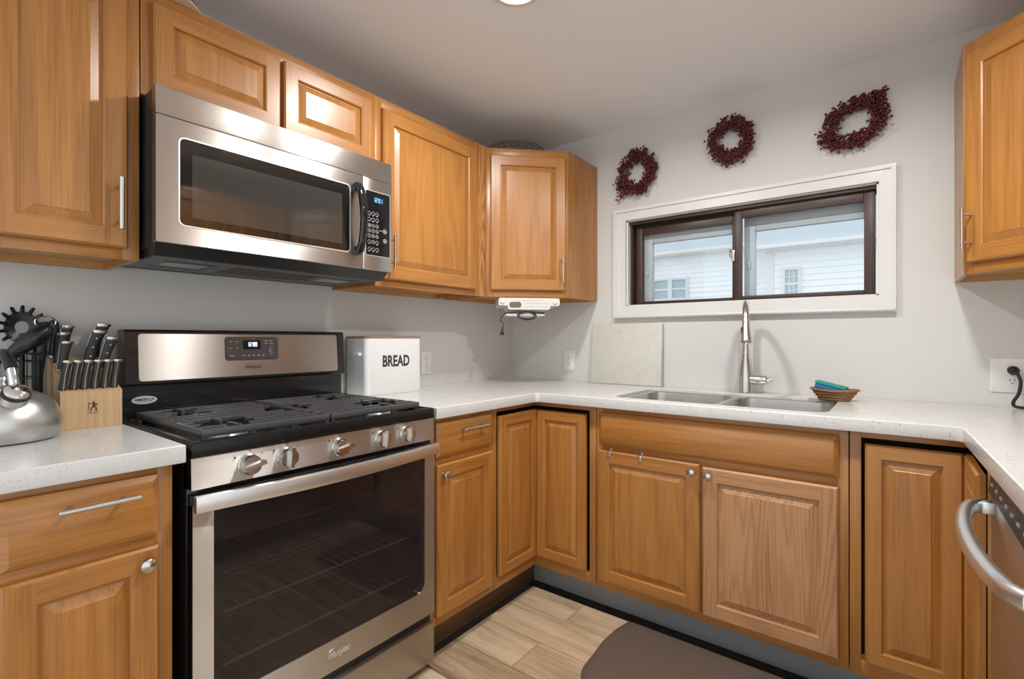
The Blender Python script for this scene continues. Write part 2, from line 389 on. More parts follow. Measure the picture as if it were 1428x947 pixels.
BRUSHED = ('brushed_steel', 'brushed_steel_light', 'satin_sink_steel')
def mesh_of(name, mb, mats, dz=0.0, ang=35):
    me = bpy.data.meshes.new(name)
    me.from_pydata([(x, y, z-dz) for x, y, z in mb.v], [], mb.f)
    for i, p in enumerate(me.polygons): p.material_index = mb.m[i]
    for m in mats: me.materials.append(m)
    me.polygons.foreach_set('use_smooth', [True]*len(me.polygons))
    me.validate(); me.update()
    me.set_sharp_from_angle(angle=math.radians(ang))
    if any(m.name.startswith(BRUSHED) for m in mats):
        uv = me.uv_layers.new(name='brush')
        for p in me.polygons:
            nn = p.normal
            if abs(nn.z) < 0.85:
                t = Vector((0, 0, 1)).cross(nn).normalized()
                for li in p.loop_indices:
                    c = me.vertices[me.loops[li].vertex_index].co; uv.data[li].uv = (c.dot(t), c.z)
            else:
                for li in p.loop_indices:
                    c = me.vertices[me.loops[li].vertex_index].co; uv.data[li].uv = (c.x, c.y)
    return me

def part(name, mb, mats, parent, label=None, kind=None, ang=35):
    """one mesh; points are given in the frame of the thing, heights above the room floor"""
    if not isinstance(mats, (list, tuple)): mats = [mats]
    r = parent
    while r is not None and r.parent: r = r.parent
    o = bpy.data.objects.new(name, mesh_of(name, mb, mats, ZOFF[r.name] if r else 0.0, ang)); COL.objects.link(o)
    o.parent = parent
    if label: o['label'] = label
    if kind: o['kind'] = kind
    return o

def solo(name, mb, mats, label, cat, loc=(0, 0, 0), rz=0.0, group=None, kind=None, ang=35):
    if not isinstance(mats, (list, tuple)): mats = [mats]
    o = bpy.data.objects.new(name, mesh_of(name, mb, mats, 0.0, ang)); COL.objects.link(o)
    o.location = loc; o.rotation_euler = (0, 0, rz); o['label'] = label; o['category'] = cat
    if group: o['group'] = group
    if kind: o['kind'] = kind
    return o

def struct(name, mb, mats, parent=None):
    if not isinstance(mats, (list, tuple)): mats = [mats]
    o = bpy.data.objects.new(name, mesh_of(name, mb, mats)); COL.objects.link(o)
    if parent: o.parent = parent
    else: o['kind'] = 'structure'
    return o

def text(mb, s, x0, x1, z0, z1, y, depth=0.0006, bold=0.0, shear=0.0, mat=0):
    """lettering in the x-z plane facing -y, fitted to the given rectangle"""
    c = bpy.data.curves.new('lettering', 'FONT'); c.body = s; c.size = 1; c.extrude = 0.02; c.offset = bold; c.shear = shear; c.resolution_u = 3
    o = bpy.data.objects.new('lettering', c); COL.objects.link(o)
    bpy.context.view_layer.update()
    dg = bpy.context.evaluated_depsgraph_get(); ev = o.evaluated_get(dg); me = ev.to_mesh()
    vs = [v.co.copy() for v in me.vertices]; fs = [list(p.vertices) for p in me.polygons]
    ev.to_mesh_clear(); bpy.data.objects.remove(o); bpy.data.curves.remove(c)
    ax, bx = min(v.x for v in vs), max(v.x for v in vs); ay, by = min(v.y for v in vs), max(v.y for v in vs)
    mb.add([(x0+(v.x-ax)/(bx-ax)*(x1-x0), y-depth*(v.z+0.02)/0.04, z0+(v.y-ay)/(by-ay)*(z1-z0)) for v in vs], fs, mat)
    return mb

SEG = {'0': 'abcdef', '1': 'bc', '2': 'abged', '3': 'abgcd', '4': 'fgbc', '5': 'afgcd', '6': 'afgedc', '7': 'abc', '8': 'abcdefg', '9': 'abcdfg'}
def digits(mb, s, x0, x1, z0, z1, y, th, mat=0):
    n = sum(0.35 if ch == ':' else 1 for ch in s); pw = (x1-x0)/n; x = x0
    for ch in s:
        if ch == ':':
            cx = x+pw*0.175
            for f in (0.3, 0.7):
                z = z0+(z1-z0)*f; mb.box(cx-th/2, cx+th/2, y-0.0005, y, z-th/2, z+th/2, mat=mat)
            x += pw*0.35; continue
        a, b = x+pw*0.14, x+pw*0.86; zm = (z0+z1)/2
        R = {'a': (a, b, z1-th, z1), 'd': (a, b, z0, z0+th), 'g': (a, b, zm-th/2, zm+th/2), 'f': (a, a+th, zm, z1), 'e': (a, a+th, z0, zm), 'b': (b-th, b, zm, z1), 'c': (b-th, b, z0, zm)}
        for q in SEG[ch]:
            r = R[q]; mb.box(r[0], r[1], y-0.0005, y, r[2], r[3], mat=mat)
        x += pw
    return mb

def Rz(a): return Matrix.Rotation(a, 4, 'Z')
LEFT, BACK, RIGHT = PI/2, 0.0, -PI/2

# ------------------------------------------------------------------ the room
FX1, FY0 = 3.7, -3.8
mb = MB(); mb.box(-0.2, FX1, FY0, 0.2, -0.12, -0.008); struct('subfloor', mb, M['underlay'])
mb = MB(); mb.box(0.592, 2.16, FY0, -0.598, -0.0075, 0.0)
mb.box(2.16, FX1, FY0, -1.6, -0.0075, 0.0); mb.box(0.0, 0.592, FY0, -2.40, -0.0075, 0.0); struct('floor', mb, M['floor'])
mb = MB(); mb.box(-0.2, FX1, FY0, 0.2, H, H+0.12); struct('ceiling', mb, M['ceil'])
mb = MB(); mb.box(-0.16, 0.0, FY0, 0.16, -0.05, H+0.02); struct('wall_left', mb, M['wall'])
WX0, WX1, WZ0, WZ1 = 0.790, 1.903, 1.346, 1.809      # window opening
mb = MB()
mb.box(0.0, WX0, 0.0, 0.16, -0.05, H+0.02); mb.box(WX1, W+0.16, 0.0, 0.16, -0.05, H+0.02)
mb.box(WX0, WX1, 0.0, 0.16, -0.05, WZ0); mb.box(WX0, WX1, 0.0, 0.16, WZ1, H+0.02); struct('wall_back', mb, M['wall'])
mb = MB(); mb.box(W, W+0.16, -1.62, 0.0, -0.05, H+0.02); struct('wall_right', mb, M['wall'])
# grey vinyl base in the toe space
mb = MB(); mb.box(0.532, 2.20, -0.533, -0.528, -0.006, 0.112, 0.001)
mb.box(1.40, 1.402, -0.5345, -0.533, 0.0, 0.110)
struct('baseboard_back', mb, M['vinyl'])
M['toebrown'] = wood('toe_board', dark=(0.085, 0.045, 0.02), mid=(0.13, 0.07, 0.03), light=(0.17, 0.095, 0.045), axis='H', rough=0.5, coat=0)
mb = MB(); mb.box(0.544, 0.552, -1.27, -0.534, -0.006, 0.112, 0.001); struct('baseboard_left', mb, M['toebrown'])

# window: casing, jamb, two dark stained sliding sashes, white storm sash behind
win = bpy.data.objects.new('window_1', None); COL.objects.link(win); win['kind'] = 'structure'; win.location = (1.34, 0, 0)
ZOFF[win.name] = 0.0
win.location = (0, 0, 0)
mb = MB()
OX0, OX1, OZ0, OZ1 = 0.721, 1.959, 1.278, 1.870
def casing(mb, o, i, y0, y1):
    (a0, a1, c0, c1), (b0, b1, d0, d1) = o, i
    for q in ([(a0, c0), (b0, d0), (b0, d1), (a0, c1)], [(a1, c0), (a1, c1), (b1, d1), (b1, d0)], [(a0, c0), (a1, c0), (b1, d0), (b0, d0)], [(a0, c1), (b0, d1), (b1, d1), (a1, c1)]):
        mb.prism(q, y0, y1)
casing(mb, (OX0, OX1, OZ0, OZ1), (WX0, WX1, WZ0, WZ1), -0.018, 0.0)
casing(mb, (OX0, OX1, OZ0, OZ1), (OX0+0.016, OX1-0.016, OZ0+0.016, OZ1-0.016), -0.026, -0.018)
mb.box(OX0+0.004, OX1-0.004, -0.034, -0.018, OZ0+0.004, OZ0+0.016, 0.004)
part('window_casing', mb, M['white'], win)
mb = MB()
for a, b, c, d in ((WX0, WX0+0.008, WZ0, WZ1), (WX1-0.008, WX1, WZ0, WZ1), (WX0, WX1, WZ1-0.006, WZ1), (WX0, WX1, WZ0, WZ0+0.006)): mb.box(a, b, 0.0, 0.13, c, d)
part('window_jamb', mb, M['white'], win)
mb = MB()      # dark head and sill tracks
mb.box(WX0+0.008, WX1-0.008, 0.012, 0.03, WZ1-0.022, WZ1-0.006, 0.002); mb.box(WX0+0.008, WX1-0.008, 0.046, 0.052, WZ1-0.020, WZ1-0.006)
mb.box(WX0+0.008, WX1-0.008, 0.075, 0.085, WZ1-0.03, WZ1-0.006); mb.box(WX0+0.008, WX1-0.008, 0.03, 0.085, WZ1-0.012, WZ1-0.006)
mb.box(WX0+0.008, WX1-0.008, 0.03, 0.085, WZ0+0.006, WZ0+0.012); mb.box(WX0+0.008, WX0+0.020, 0.03, 0.085, WZ0+0.006, WZ1-0.006)
part('sash_track', mb, M['sash'], win)
def sash(x0, x1, z0, z1, y0, y1, sl, sr, top, bot, nm):
    mb = MB()
    mb.box(x0, x0+sl, y0, y1, z0, z1, 0.003, mat=1); mb.box(x1-sr, x1, y0, y1, z0, z1, 0.003, mat=1)
    mb.box(x0+sl, x1-sr, y0, y1, z1-top, z1, 0.003); mb.box(x0+sl, x1-sr, y0, y1, z0, z0+bot, 0.003)
    o = part('window_sash', mb, [M['sash'], M['sashV']], win)
    g = MB(); ym = (y0+y1)/2; g.box(x0+sl, x1-sr, ym-0.002, ym+0.002, z0+bot, z1-top); part('window_pane', g, M['pane'], o)
    return o
s1 = sash(1.336, WX1-0.012, WZ0+0.008, WZ1-0.018, 0.030, 0.050, 0.034, 0.040, 0.045, 0.020, 'r')
s2 = sash(WX0+0.03, 1.350, WZ0+0.012, WZ1-0.034, 0.056, 0.074, 0.034, 0.030, 0.042, 0.014, 'l')
mb = MB(); mb.box(1.322, 1.336, 0.034, 0.044, 1.545, 1.60, 0.003); mb.cyl((1.320, 0.037, 1.592), (1.320, 0.015, 1.60), 0.006, 10); mb.tube([(1.322, 0.037, 1.56), (1.316, 0.03, 1.575), (1.318, 0.022, 1.60)], 0.005, 8)
part('sash_latch', mb, M['nickel'], win)
mb = MB()
for x0, x1 in ((0.845, 1.345), (1.365, 1.885)):
    mb.box(x0, x0+0.05, 0.100, 0.130, WZ0+0.004, WZ1-0.006, 0.003); mb.box(x1-0.028, x1, 0.100, 0.130, WZ0+0.004, WZ1-0.006, 0.003)
    mb.box(x0+0.05, x1-0.028, 0.100, 0.130, WZ1-0.118, WZ1-0.006, 0.003); mb.box(x0+0.05, x1-0.028, 0.094, 0.100, WZ1-0.090, WZ1-0.006, 0.002); mb.box(x0+0.05, x1-0.028, 0.100, 0.130, WZ0+0.004, WZ0+0.016, 0.003)
    mb.box(x0+0.022, x0+0.026, 0.096, 0.1, WZ0+0.004, WZ1-0.006)
    mb.box(x0+0.018, x0+0.030, 0.088, 0.1, 1.51, 1.545, 0.002)
mb.box(WX0+0.008, 0.845, 0.118, 0.13, WZ0+0.004, WZ1-0.006)
o = part('storm_frame', mb, M['storm'], win)
g = MB()
for x0, x1 in ((0.895, 1.317), (1.415, 1.857)): g.box(x0, x1, 0.114, 0.117, WZ0+0.016, WZ1-0.118)
part('storm_pane', g, M['pane'], o)

# ------------------------------------------------------------------ outdoors
hr = root('neighbour_house', 'white sided neighbouring house with grey shingle roof seen through the window', 'house', (0.0, 7.0, -0.6))
def siding(mb, x0, x1, y, z0, z1, p=0.102):
    z = z0
    while z < z1-0.001:
        t = min(z+p, z1); mb.add([(x0, y-0.018, z), (x1, y-0.018, z), (x1, y, t), (x0, y, t), (x0, y, z), (x1, y, z)], [(0, 1, 2, 3), (0, 4, 5, 1)]); z += p
def hlocal(): return MB(Matrix.Translation((0, -7.0, 0)))
mb = hlocal(); siding(mb, 0.19, 3.6, 7.0, -0.6, 2.72); mb.box(0.19, 3.6, 7.0, 7.2, -0.6, 2.72); siding(mb, -6.0, 0.30, 8.0, -0.6, 2.98); mb.box(-6.0, 0.3, 8.0, 8.2, -0.6, 2.98)
mb.box(0.17, 0.19, 6.98, 8.0, -0.6, 2.72)
part('siding_wall', mb, M['siding'], hr)
mb = hlocal(); mb.box(0.15, 0.27, 6.965, 7.05, -0.6, 2.70); part('corner_board', mb, M['white'], hr)
mb = hlocal(); mb.add([(0.0, 6.72, 2.74), (3.9, 6.72, 2.80), (3.9, 11.5, 7.2), (0.0, 11.5, 7.2), (0.0, 6.72, 2.70), (3.9, 6.72, 2.76)], [(0, 1, 2, 3), (0, 4, 5, 1)])
mb.add([(-6.0, 7.75, 3.00), (0.3, 7.75, 3.00), (0.3, 12.5, 7.4), (-6.0, 12.5, 7.4)], [(0, 1, 2, 3)])
part('roof', mb, M['shingle'], hr)
mb = hlocal(); mb.box(0.0, 3.9, 6.66, 6.74, 2.70, 2.76, 0.01); mb.box(-6.0, 0.25, 7.66, 7.76, 2.95, 3.02, 0.01); mb.box(0.0, 3.9, 6.74, 7.0, 2.69, 2.71); mb.box(-6, .3, 7.76, 8.0, 2.93, 2.95)
part('gutter', mb, M['white'], hr)
def ext_window(x0, x1, z0, z1, y, nx, nz, sash=True):
    mb = hlocal(); t = 0.05
    mb.box(x0-t, x0, y-0.05, y, z0-t, z1+t); mb.box(x1, x1+t, y-0.05, y, z0-t, z1+t); mb.box(x0, x1, y-0.05, y, z1, z1+t); mb.box(x0, x1, y-0.05, y, z0-t, z0)
    for i in range(1, nx): x = x0+(x1-x0)*i/nx; mb.box(x-0.007, x+0.007, y-0.035, y, z0, z1)
    for i in range(1, nz):
        z = z0+(z1-z0)*i/nz; w = 0.02 if 2*i == nz else 0.007; mb.box(x0, x1, y-0.036, y, z-w, z+w)
    o = part('house_window', mb, M['white'], hr)
    g = hlocal(); g.box(x0, x1, y-0.02, y, z0, z1); part('window_pane', g, M['extglass'], o)
ext_window(0.45, 0.645, 1.87, 2.345, 7.0, 3, 4)
ext_window(-2.27, -1.98, 2.05, 2.44, 8.0, 1, 2); ext_window(-1.88, -1.59, 2.05, 2.44, 8.0, 1, 2)
mb = MB(); mb.box(-14, 16, 0.3, 16, -0.75, -0.6); struct('ground', mb, M['bounce_ground'])

# ------------------------------------------------------------------ cabinet building blocks (frame: x right, y into the wall, z up)
def rect_ring(x0, x1, z0, z1, i, y): return [(x0+i, y, z0+i), (x1-i, y, z0+i), (x1-i, y, z1-i), (x0+i, y, z1-i)]
def panel_mesh(x0, x1, z0, z1, yb, t=0.020, stile=0.050, T=None, H_=1, V_=0, bv=0.029):
    """raised panel door; material 0 upright grain, 1 level grain"""
    mb = MB(T); yf = yb-t
    def band(i0, y0, i1, y1, mats):
        a = rect_ring(x0, x1, z0, z1, i0, y0); b = rect_ring(x0, x1, z0, z1, i1, y1)
        mb.add(a+b, [(0, 1, 5, 4), (1, 2, 6, 5), (2, 3, 7, 6), (3, 0, 4, 7)], mats)
    hv = [H_, V_, H_, V_]
    band(0, yb, 0, yf+0.006, hv); band(0, yf+0.006, 0.005, yf, hv)
    c = 0.005; s = stile
    X0, X1, Z0, Z1 = x0+c, x1-c, z0+c, z1-c; a0, a1, b0, b1 = x0+s, x1-s, z0+s, z1-s
    mb.add([(X0, yf, Z0), (a0, yf, Z0), (a0, yf, Z1), (X0, yf, Z1)], [(0, 1, 2, 3)], V_)
    mb.add([(a1, yf, Z0), (X1, yf, Z0), (X1, yf, Z1), (a1, yf, Z1)], [(0, 1, 2, 3)], V_)
    mb.add([(a0, yf, Z0), (a1, yf, Z0), (a1, yf, b0), (a0, yf, b0)], [(0, 1, 2, 3)], H_)
    mb.add([(a0, yf, b1), (a1, yf, b1), (a1, yf, Z1), (a0, yf, Z1)], [(0, 1, 2, 3)], H_)
    band(s, yf, s+0.004, yf+0.003, hv); band(s+0.004, yf+0.003, s+0.005, yf+0.009, hv)
    band(s+0.005, yf+0.009, s+0.008, yf+0.009, V_); band(s+0.008, yf+0.009, s+bv, yf+0.002, V_); band(s+bv, yf+0.002, s+bv+0.0015, yf+0.0008, V_)
    i = s+bv+0.0015; mb.add(rect_ring(x0, x1, z0, z1, i, yf+0.0008), [(0, 1, 2, 3)], V_)
    # back
    mb.add(rect_ring(x0, x1, z0, z1, 0, yb), [(3, 2, 1, 0)], V_)
    return mb
def door(r, x0, x1, z0, z1, yb, stile=0.050, mats=None, T=None, t=0.020, label=None):
    return part('door', panel_mesh(x0, x1, z0, z1, yb, t, stile, T), mats or [M['oakV'], M['oakH']], r, label=label, ang=20)
def slab_mesh(x0, x1, z0, z1, yb, t=0.020, e=0.012):
    mb = MB(); yf = yb-t
    a = [rect_ring(x0, x1, z0, z1, 0, yb), rect_ring(x0, x1, z0, z1, 0, yf+0.009), rect_ring(x0, x1, z0, z1, e, yf+0.001), rect_ring(x0, x1, z0, z1, e+0.002, yf)]
    mb.loft(a); return mb
def bar_pull(parent, a, b, out, r=0.0055, inset=0.022):
    """tube from a to b standing off the door by out along -y; the posts run back to the door face"""
    A, B = Vector(a), Vector(b); d = (B-A).normalized(); mb = MB()
    mb.cyl(A, B, r, 14, bev=0.001)
    for p in (A+d*inset, B-d*inset): mb.cyl(p, p+Vector((0, out, 0)), 0.0042, 10)
    return part('handle', mb, M['nickel'], parent, label='brushed steel bar pull')
def knob(parent, x, y, z, r=0.0155):
    mb = MB(); mb.lathe([(0.008, 0), (0.006, 0.006), (0.0055, 0.012), (r*0.8, 0.016), (r, 0.021), (r*0.93, 0.026), (r*0.6, 0.0295), (0.001, 0.031)], (x, y, z), (0, -1, 0), 20)
    return part('knob', mb, M['nickel'], parent, label='satin nickel round knob')
def frame(r, x0, x1, z0, z1, yf, stl, str_, top, bot, rails=(), mids=(), th=0.019, mats=None, midtop=None):
    mb = MB()
    mb.box(x0, x0+stl, yf, yf+th, z0, z1, 0.001, 0); mb.box(x1-str_, x1, yf, yf+th, z0, z1, 0.001, 0)
    mb.box(x0+stl, x1-str_, yf, yf+th, z1-top, z1, 0.001, 1); mb.box(x0+stl, x1-str_, yf, yf+th, z0, z0+bot, 0.001, 1)
    for a, b in rails: mb.box(x0+stl, x1-str_, yf, yf+th, a, b, 0.001, 1)
    for a, b in mids: mb.box(a, b, yf, yf+th, z0+bot, midtop or z1-top, 0.001, 0)
    return part('face_frame', mb, mats or [M['oakV'], M['oakH']], r)
def upper_body(r, x0, x1, z0, z1, d, wallgap=0.002):
    mb = MB(); t = 0.013; y0, y1 = -d+0.019, -wallgap
    mb.box(x0, x0+t, y0, y1, z0, z1); mb.box(x1-t, x1, y0, y1, z0, z1); mb.box(x0+t, x1-t, y0, y1, z1-t, z1)
    mb.box(x0+t, x1-t, y0, y1, z0+0.022, z0+0.022+t, mat=1); mb.box(x0+t, x1-t, -0.02, y1, z0, z0+0.022, mat=1); mb.box(x0+t, x1-t, -0.008, y1, z0, z1, mat=1)
    return part('cabinet_box', mb, [M['oakV'], M['oakin']], r)

UD, ZB, ZT = 0.305, 1.381, 2.138      # upper cabinets
DZ0, DZ1 = 1.409, 2.104
YR = -1.276; YL = -2.043              # range / microwave span

# left upper cabinet
def left_root(name, label, cat, yc, z): return root(name, label, cat, (0, yc, z), LEFT)
yc = -2.196
r = left_root('wall_cabinet', 'honey oak wall cabinet with one raised panel door left of the microwave', 'cabinet', yc, ZB)
upper_body(r, -0.152, 0.150, ZB, ZT, UD)
frame(r, -0.152, 0.150, ZB, ZT, -UD, 0.038, 0.038, 0.040, 0.035)
d = door(r, -2.338-yc, -2.074-yc, DZ0, DZ1, -UD, 0.050)
bar_pull(d, (-2.098-yc, -0.362, 1.452), (-2.098-yc, -0.362, 1.588), 0.038)

# cabinet above the microwave
yc = (YL+YR)/2; h = (YR-YL)/2
r = left_root('wall_cabinet', 'short two door honey oak cabinet directly above the microwave', 'cabinet', yc, 1.842)
upper_body(r, -h, h, 1.842, ZT, UD); frame(r, -h, h, 1.842, ZT, -UD, 0.038, 0.038, 0.040, 0.030, mids=[(-1.672-yc, -1.644-yc)])
door(r, -2.018-yc, -1.664-yc, 1.862, DZ1, -UD, 0.046); door(r, -1.652-yc, -1.303-yc, 1.862, DZ1, -UD, 0.046)

# tall door to the right of the microwave with the figured filler strip
yc = (YR-0.612)/2; h = (-0.612-YR)/2
r = left_root('wall_cabinet', 'honey oak wall cabinet with one wide door right of the microwave', 'cabinet', yc, ZB)
upper_body(r, -h, h-0.055, ZB, ZT, UD); frame(r, -h, h-0.052, ZB, ZT, -UD, 0.032, 0.030, 0.040, 0.035)
mb = MB(); mb.box(h-0.052, h, -UD-0.001, -UD+0.018, ZB, ZT, 0.001); mb.box(h-0.05, h, -UD+0.019, -0.285, ZB, ZB+0.02)
part('filler_strip', mb, M['oakF'], r, label='filler strip with coarse wavy grain')
d = door(r, -1.250-yc, -0.698-yc, DZ0, DZ1-0.008, -UD, 0.052)
bar_pull(d, (-1.222-yc, -0.362, 1.452), (-1.222-yc, -0.362, 1.588), 0.038)

# diagonal corner uppers
def diag_cab(label, mirror):
    if not mirror: r = root('corner_wall_cabinet', label, 'cabinet', (0, 0, ZB))
    else: r = root('corner_wall_cabinet', label, 'cabinet', (W, 0, ZB))
    S = Matrix.Diagonal((-1, 1, 1, 1)) if mirror else Matrix.Identity(4)
    a, b, g = 0.305, 0.610, 0.002
    poly = [(g, -g), (g, -b), (a, -b), (b, -a), (b, -g)]
    mb = MB(S)
    
    inn = [(g, -g), (g, -b+.013), (a-0.01, -b+.013), (b-0.013, -a-0.01), (b-0.013, -g)]
    mb.prism(inn, ZT-0.013, ZT-0.001, 1, 'xy'); mb.prism(inn, ZB+0.022, ZB+0.035, 1, 'xy')
    mb.box(b-0.013, b, -a-0.004, -g, ZB, ZT, mat=0); mb.box(g, a-0.003, -b, -b+0.013, ZB, ZT, mat=0)
    mb.box(g, b-0.013, -0.010, -g, ZB, ZT-0.013, mat=1); mb.box(g, 0.010, -b+0.013, -0.010, ZB, ZT-0.013, mat=1)
    part('cabinet_box', mb, [M['oakV'], M['oakin']], r)
    T = S @ Matrix.Translation(((a+b)/2, -(a+b)/2, 0)) @ Rz(PI/4)
    h = 0.2155
    mb = MB(T)
    mb.box(-h, -h+0.034, 0, 0.019, ZB, ZT, 0.001, 0); mb.box(h-0.034, h, 0, 0.019, ZB, ZT, 0.001, 0)
    mb.box(-h+0.034, h-0.034, 0, 0.019, ZT-0.040, ZT, 0.001, 1); mb.box(-h+0.034, h-0.034, 0, 0.019, ZB, ZB+0.036, 0.001, 1)
    part('face_frame', mb, [M['oakV'], M['oakH']], r)
    d = door(r, -0.192, 0.194, DZ0+0.006, DZ1-0.006, 0.0, 0.050, T=T)
    mb = MB(T); x = 0.172
    mb.cyl((x, -0.056, 1.455), (x, -0.056, 1.590), 0.0055, 14, bev=0.001)
    for z in (1.477, 1.568): mb.cyl((x, -0.056, z), (x, -0.019, z), 0.0042, 10)
    part('handle', mb, M['nickel'], d, label='brushed steel bar pull')
    return r
diag_cab('honey oak corner wall cabinet set diagonally above the white radio', False)
diag_cab('honey oak diagonal corner wall cabinet at the right above the plugged outlet', True)

# right wall uppers, mirrored in the microwave door
yc = -1.03; r = root('wall_cabinet', 'two door honey oak wall cabinet beside the right hand corner cabinet', 'cabinet', (W, yc, ZB), RIGHT)
upper_body(r, -0.41, 0.41, ZB, ZT, UD); frame(r, -0.41, 0.41, ZB, ZT, -UD, 0.038, 0.038, 0.04, 0.035, mids=[(-0.02, 0.02)])
door(r, -0.385, -0.006, DZ0, DZ1, -UD); door(r, 0.006, 0.385, DZ0, DZ1, -UD)

# ------------------------------------------------------------------ base cabinets
BD, TK = 0.615, 0.115
def base_body(r, x0, x1, d=BD):
    mb = MB(); y0, y1 = -d+0.019, -0.004; t = 0.015
    mb.box(x0, x0+t, y0, y1, TK, ZU-0.001, mat=0); mb.box(x1-t, x1, y0, y1, TK, ZU-0.001, mat=0); mb.box(x0+t, x1-t, y0, y1, TK, TK+t, mat=0)
    mb.box(x0+t, x1-t, y1-0.01, y1, TK+t, ZU-0.001, mat=1); mb.box(x0+t, x1-t, y0+0.002, y0+0.006, TK+t, 0.70, mat=1)
    mb.box(x0+0.02, x1-0.02, -0.525, -0.02, 0.0, TK, mat=1)
    return part('cabinet_box', mb, [M['oakV'], M['dark']], r)

yc = -2.221; r = left_root('base_cabinet', 'honey oak base cabinet with bar pull drawer left of the range', 'cabinet', yc, 0.0)
base_body(r, -0.154, 0.154); frame(r, -0.154, 0.154, TK, ZU-0.001, -BD, 0.030, 0.030, 0.020, 0.040, rails=[(0.695, 0.735)], mats=[M['oakV'], M['oakHf']])
o = part('drawer', slab_mesh(-2.348-yc, -2.097-yc, 0.726, 0.862, -BD), M['oakH'], r)
bar_pull(o, (-2.272-yc, -0.670, 0.829), (-2.140-yc, -0.670, 0.829), 0.036)
d = door(r, -2.348-yc, -2.097-yc, 0.145, 0.703, -BD, 0.050); knob(d, -2.124-yc, -0.634, 0.672)

yc = (-1.268-0.918)/2; h = (1.268-0.918)/2; r = left_root('base_cabinet', 'narrow honey oak base cabinet between the range and the inner corner', 'cabinet', yc, 0.0)
base_body(r, -h, h); frame(r, -h, h, TK, ZU-0.001, -BD, 0.030, 0.030, 0.020, 0.040, rails=[(0.700, 0.738)])
o = part('drawer', slab_mesh(-1.248-yc, -0.937-yc, 0.733, 0.862, -BD), M['oakH'], r)
bar_pull(o, (-1.142-yc, -0.670, 0.827), (-0.998-yc, -0.670, 0.827), 0.036)
d = door(r, -1.248-yc, -0.937-yc, 0.150, 0.707, -BD, 0.050); knob(d, -1.222-yc, -0.634, 0.672)

def corner_base(label, mirror):
    r = root('corner_base_cabinet', label, 'cabinet', (W if mirror else 0, 0, 0.0))
    S = Matrix.Diagonal((-1, 1, 1, 1)) if mirror else Matrix.Identity(4)
    e = 0.917; BA = 0.935 if not mirror else 0.905; o_ = BD
    # body behind the frames
    mb = MB(S); g = 0.004; k = o_-0.10
    mb.prism([(g, -g), (g, -e+0.001), (k, -e+0.001), (k, -k), (BA-0.001, -k), (BA-0.001, -g)], TK, ZU-0.001, 1, 'xy')
    mb.box(k, o_-0.019, -e+0.001, -e+0.016, TK, ZU-0.001, mat=0); mb.box(BA-0.016, BA-0.001, -o_+0.019, -k, TK, ZU-0.001, mat=0)
    mb.prism([(k, -e+0.016), (o_-0.02, -e+0.016), (o_-0.02, -o_+0.02), (BA-0.016, -o_+0.02), (BA-0.016, -k), (k, -k)], TK, TK+0.015, 0, 'xy')
    mb.prism([(0.02, -0.02), (0.02, -e+0.02), (0.525, -e+0.02), (0.525, -0.525), (BA-0.02, -0.525), (BA-0.02, -0.02)], 0.0, TK-0.002, 1, 'xy')
    part('cabinet_box', mb, [M['oakin'], M['dark']], r)
    TL = S @ Rz(PI/2)          # frame facing +x
    mb = MB(S)
    # stiles at the two ends, rails meeting in the inner corner
    mb.box(o_-0.019, o_, -e+0.001, -e+0.022, TK, ZU-0.001, 0.001, 0)
    mb.box(BA-0.031, BA-0.001, -o_, -o_+0.019, TK, ZU-0.001, 0.001, 0)
    for z0, z1 in ((TK, 0.160), (0.859, ZU-0.001)):
        mb.box(o_-0.019, o_, -e+0.022, -o_+0.0, z0, z1, 0.001, 1); mb.box(o_-0.019, BA-0.031, -o_, -o_+0.019, z0, z1, 0.001, 1)
    part('face_frame', mb, [M['oakV'], M['oakH']], r)
    door(r, -0.893, -0.6162, 0.166, 0.843, -o_-0.002, 0.041, T=TL, t=0.018)
    door(r, 0.6355, BA-0.041, 0.166, 0.843, -o_-0.002, 0.041, T=S, t=0.018)
    return r
corner_base('honey oak corner base cabinet with folding door beside the narrow drawer unit', False)
corner_base('honey oak corner base cabinet with folding door between sink and dishwasher', True)

# sink base
SX0, SX1 = 0.937, 1.838; xc = (SX0+SX1)/2
r = root('sink_base_cabinet', 'wide two door honey oak cabinet under the sink', 'cabinet', (xc, 0, 0), BACK)
h = (SX1-SX0)/2
mb = MB(); y0 = -BD+0.019
mb.box(-h, -h+0.015, y0, -0.004, TK, ZU-0.001); mb.box(h-0.015, h, y0, -0.004, TK, ZU-0.001); mb.box(-h+0.015, h-0.015, y0, -0.004, TK, TK+0.015)
mb.box(-h+0.015, h-0.015, -0.012, -0.004, TK+0.015, 0.66, mat=1); mb.box(-h+0.02, h-0.02, -0.525, -0.02, 0, TK, mat=1)
part('cabinet_box', mb, [M['oakV'], M['dark']], r)
frame(r, -h, h, TK, ZU-0.001, -BD, 0.028, 0.028, 0.022, 0.040, rails=[(0.690, 0.735)], mids=[(1.360-xc, 1.400-xc)], midtop=0.690)
part('false_drawer_front', slab_mesh(0.957-xc, 1.812-xc, 0.722, 0.858, -BD, 0.020, 0.012), M['oakH'], r)
dl = door(r, 0.952-xc, 1.377-xc, 0.147, 0.701, -BD, 0.050); knob(dl, 1.352-xc, -0.634, 0.673)
dr = door(r, 1.387-xc, 1.812-xc, 0.147, 0.694, -BD, 0.050, mats=[M['wornV'], M['wornH']], label='faded pinkish oak door with bold wavy grain'); knob(dr, 1.412-xc, -0.634, 0.668)
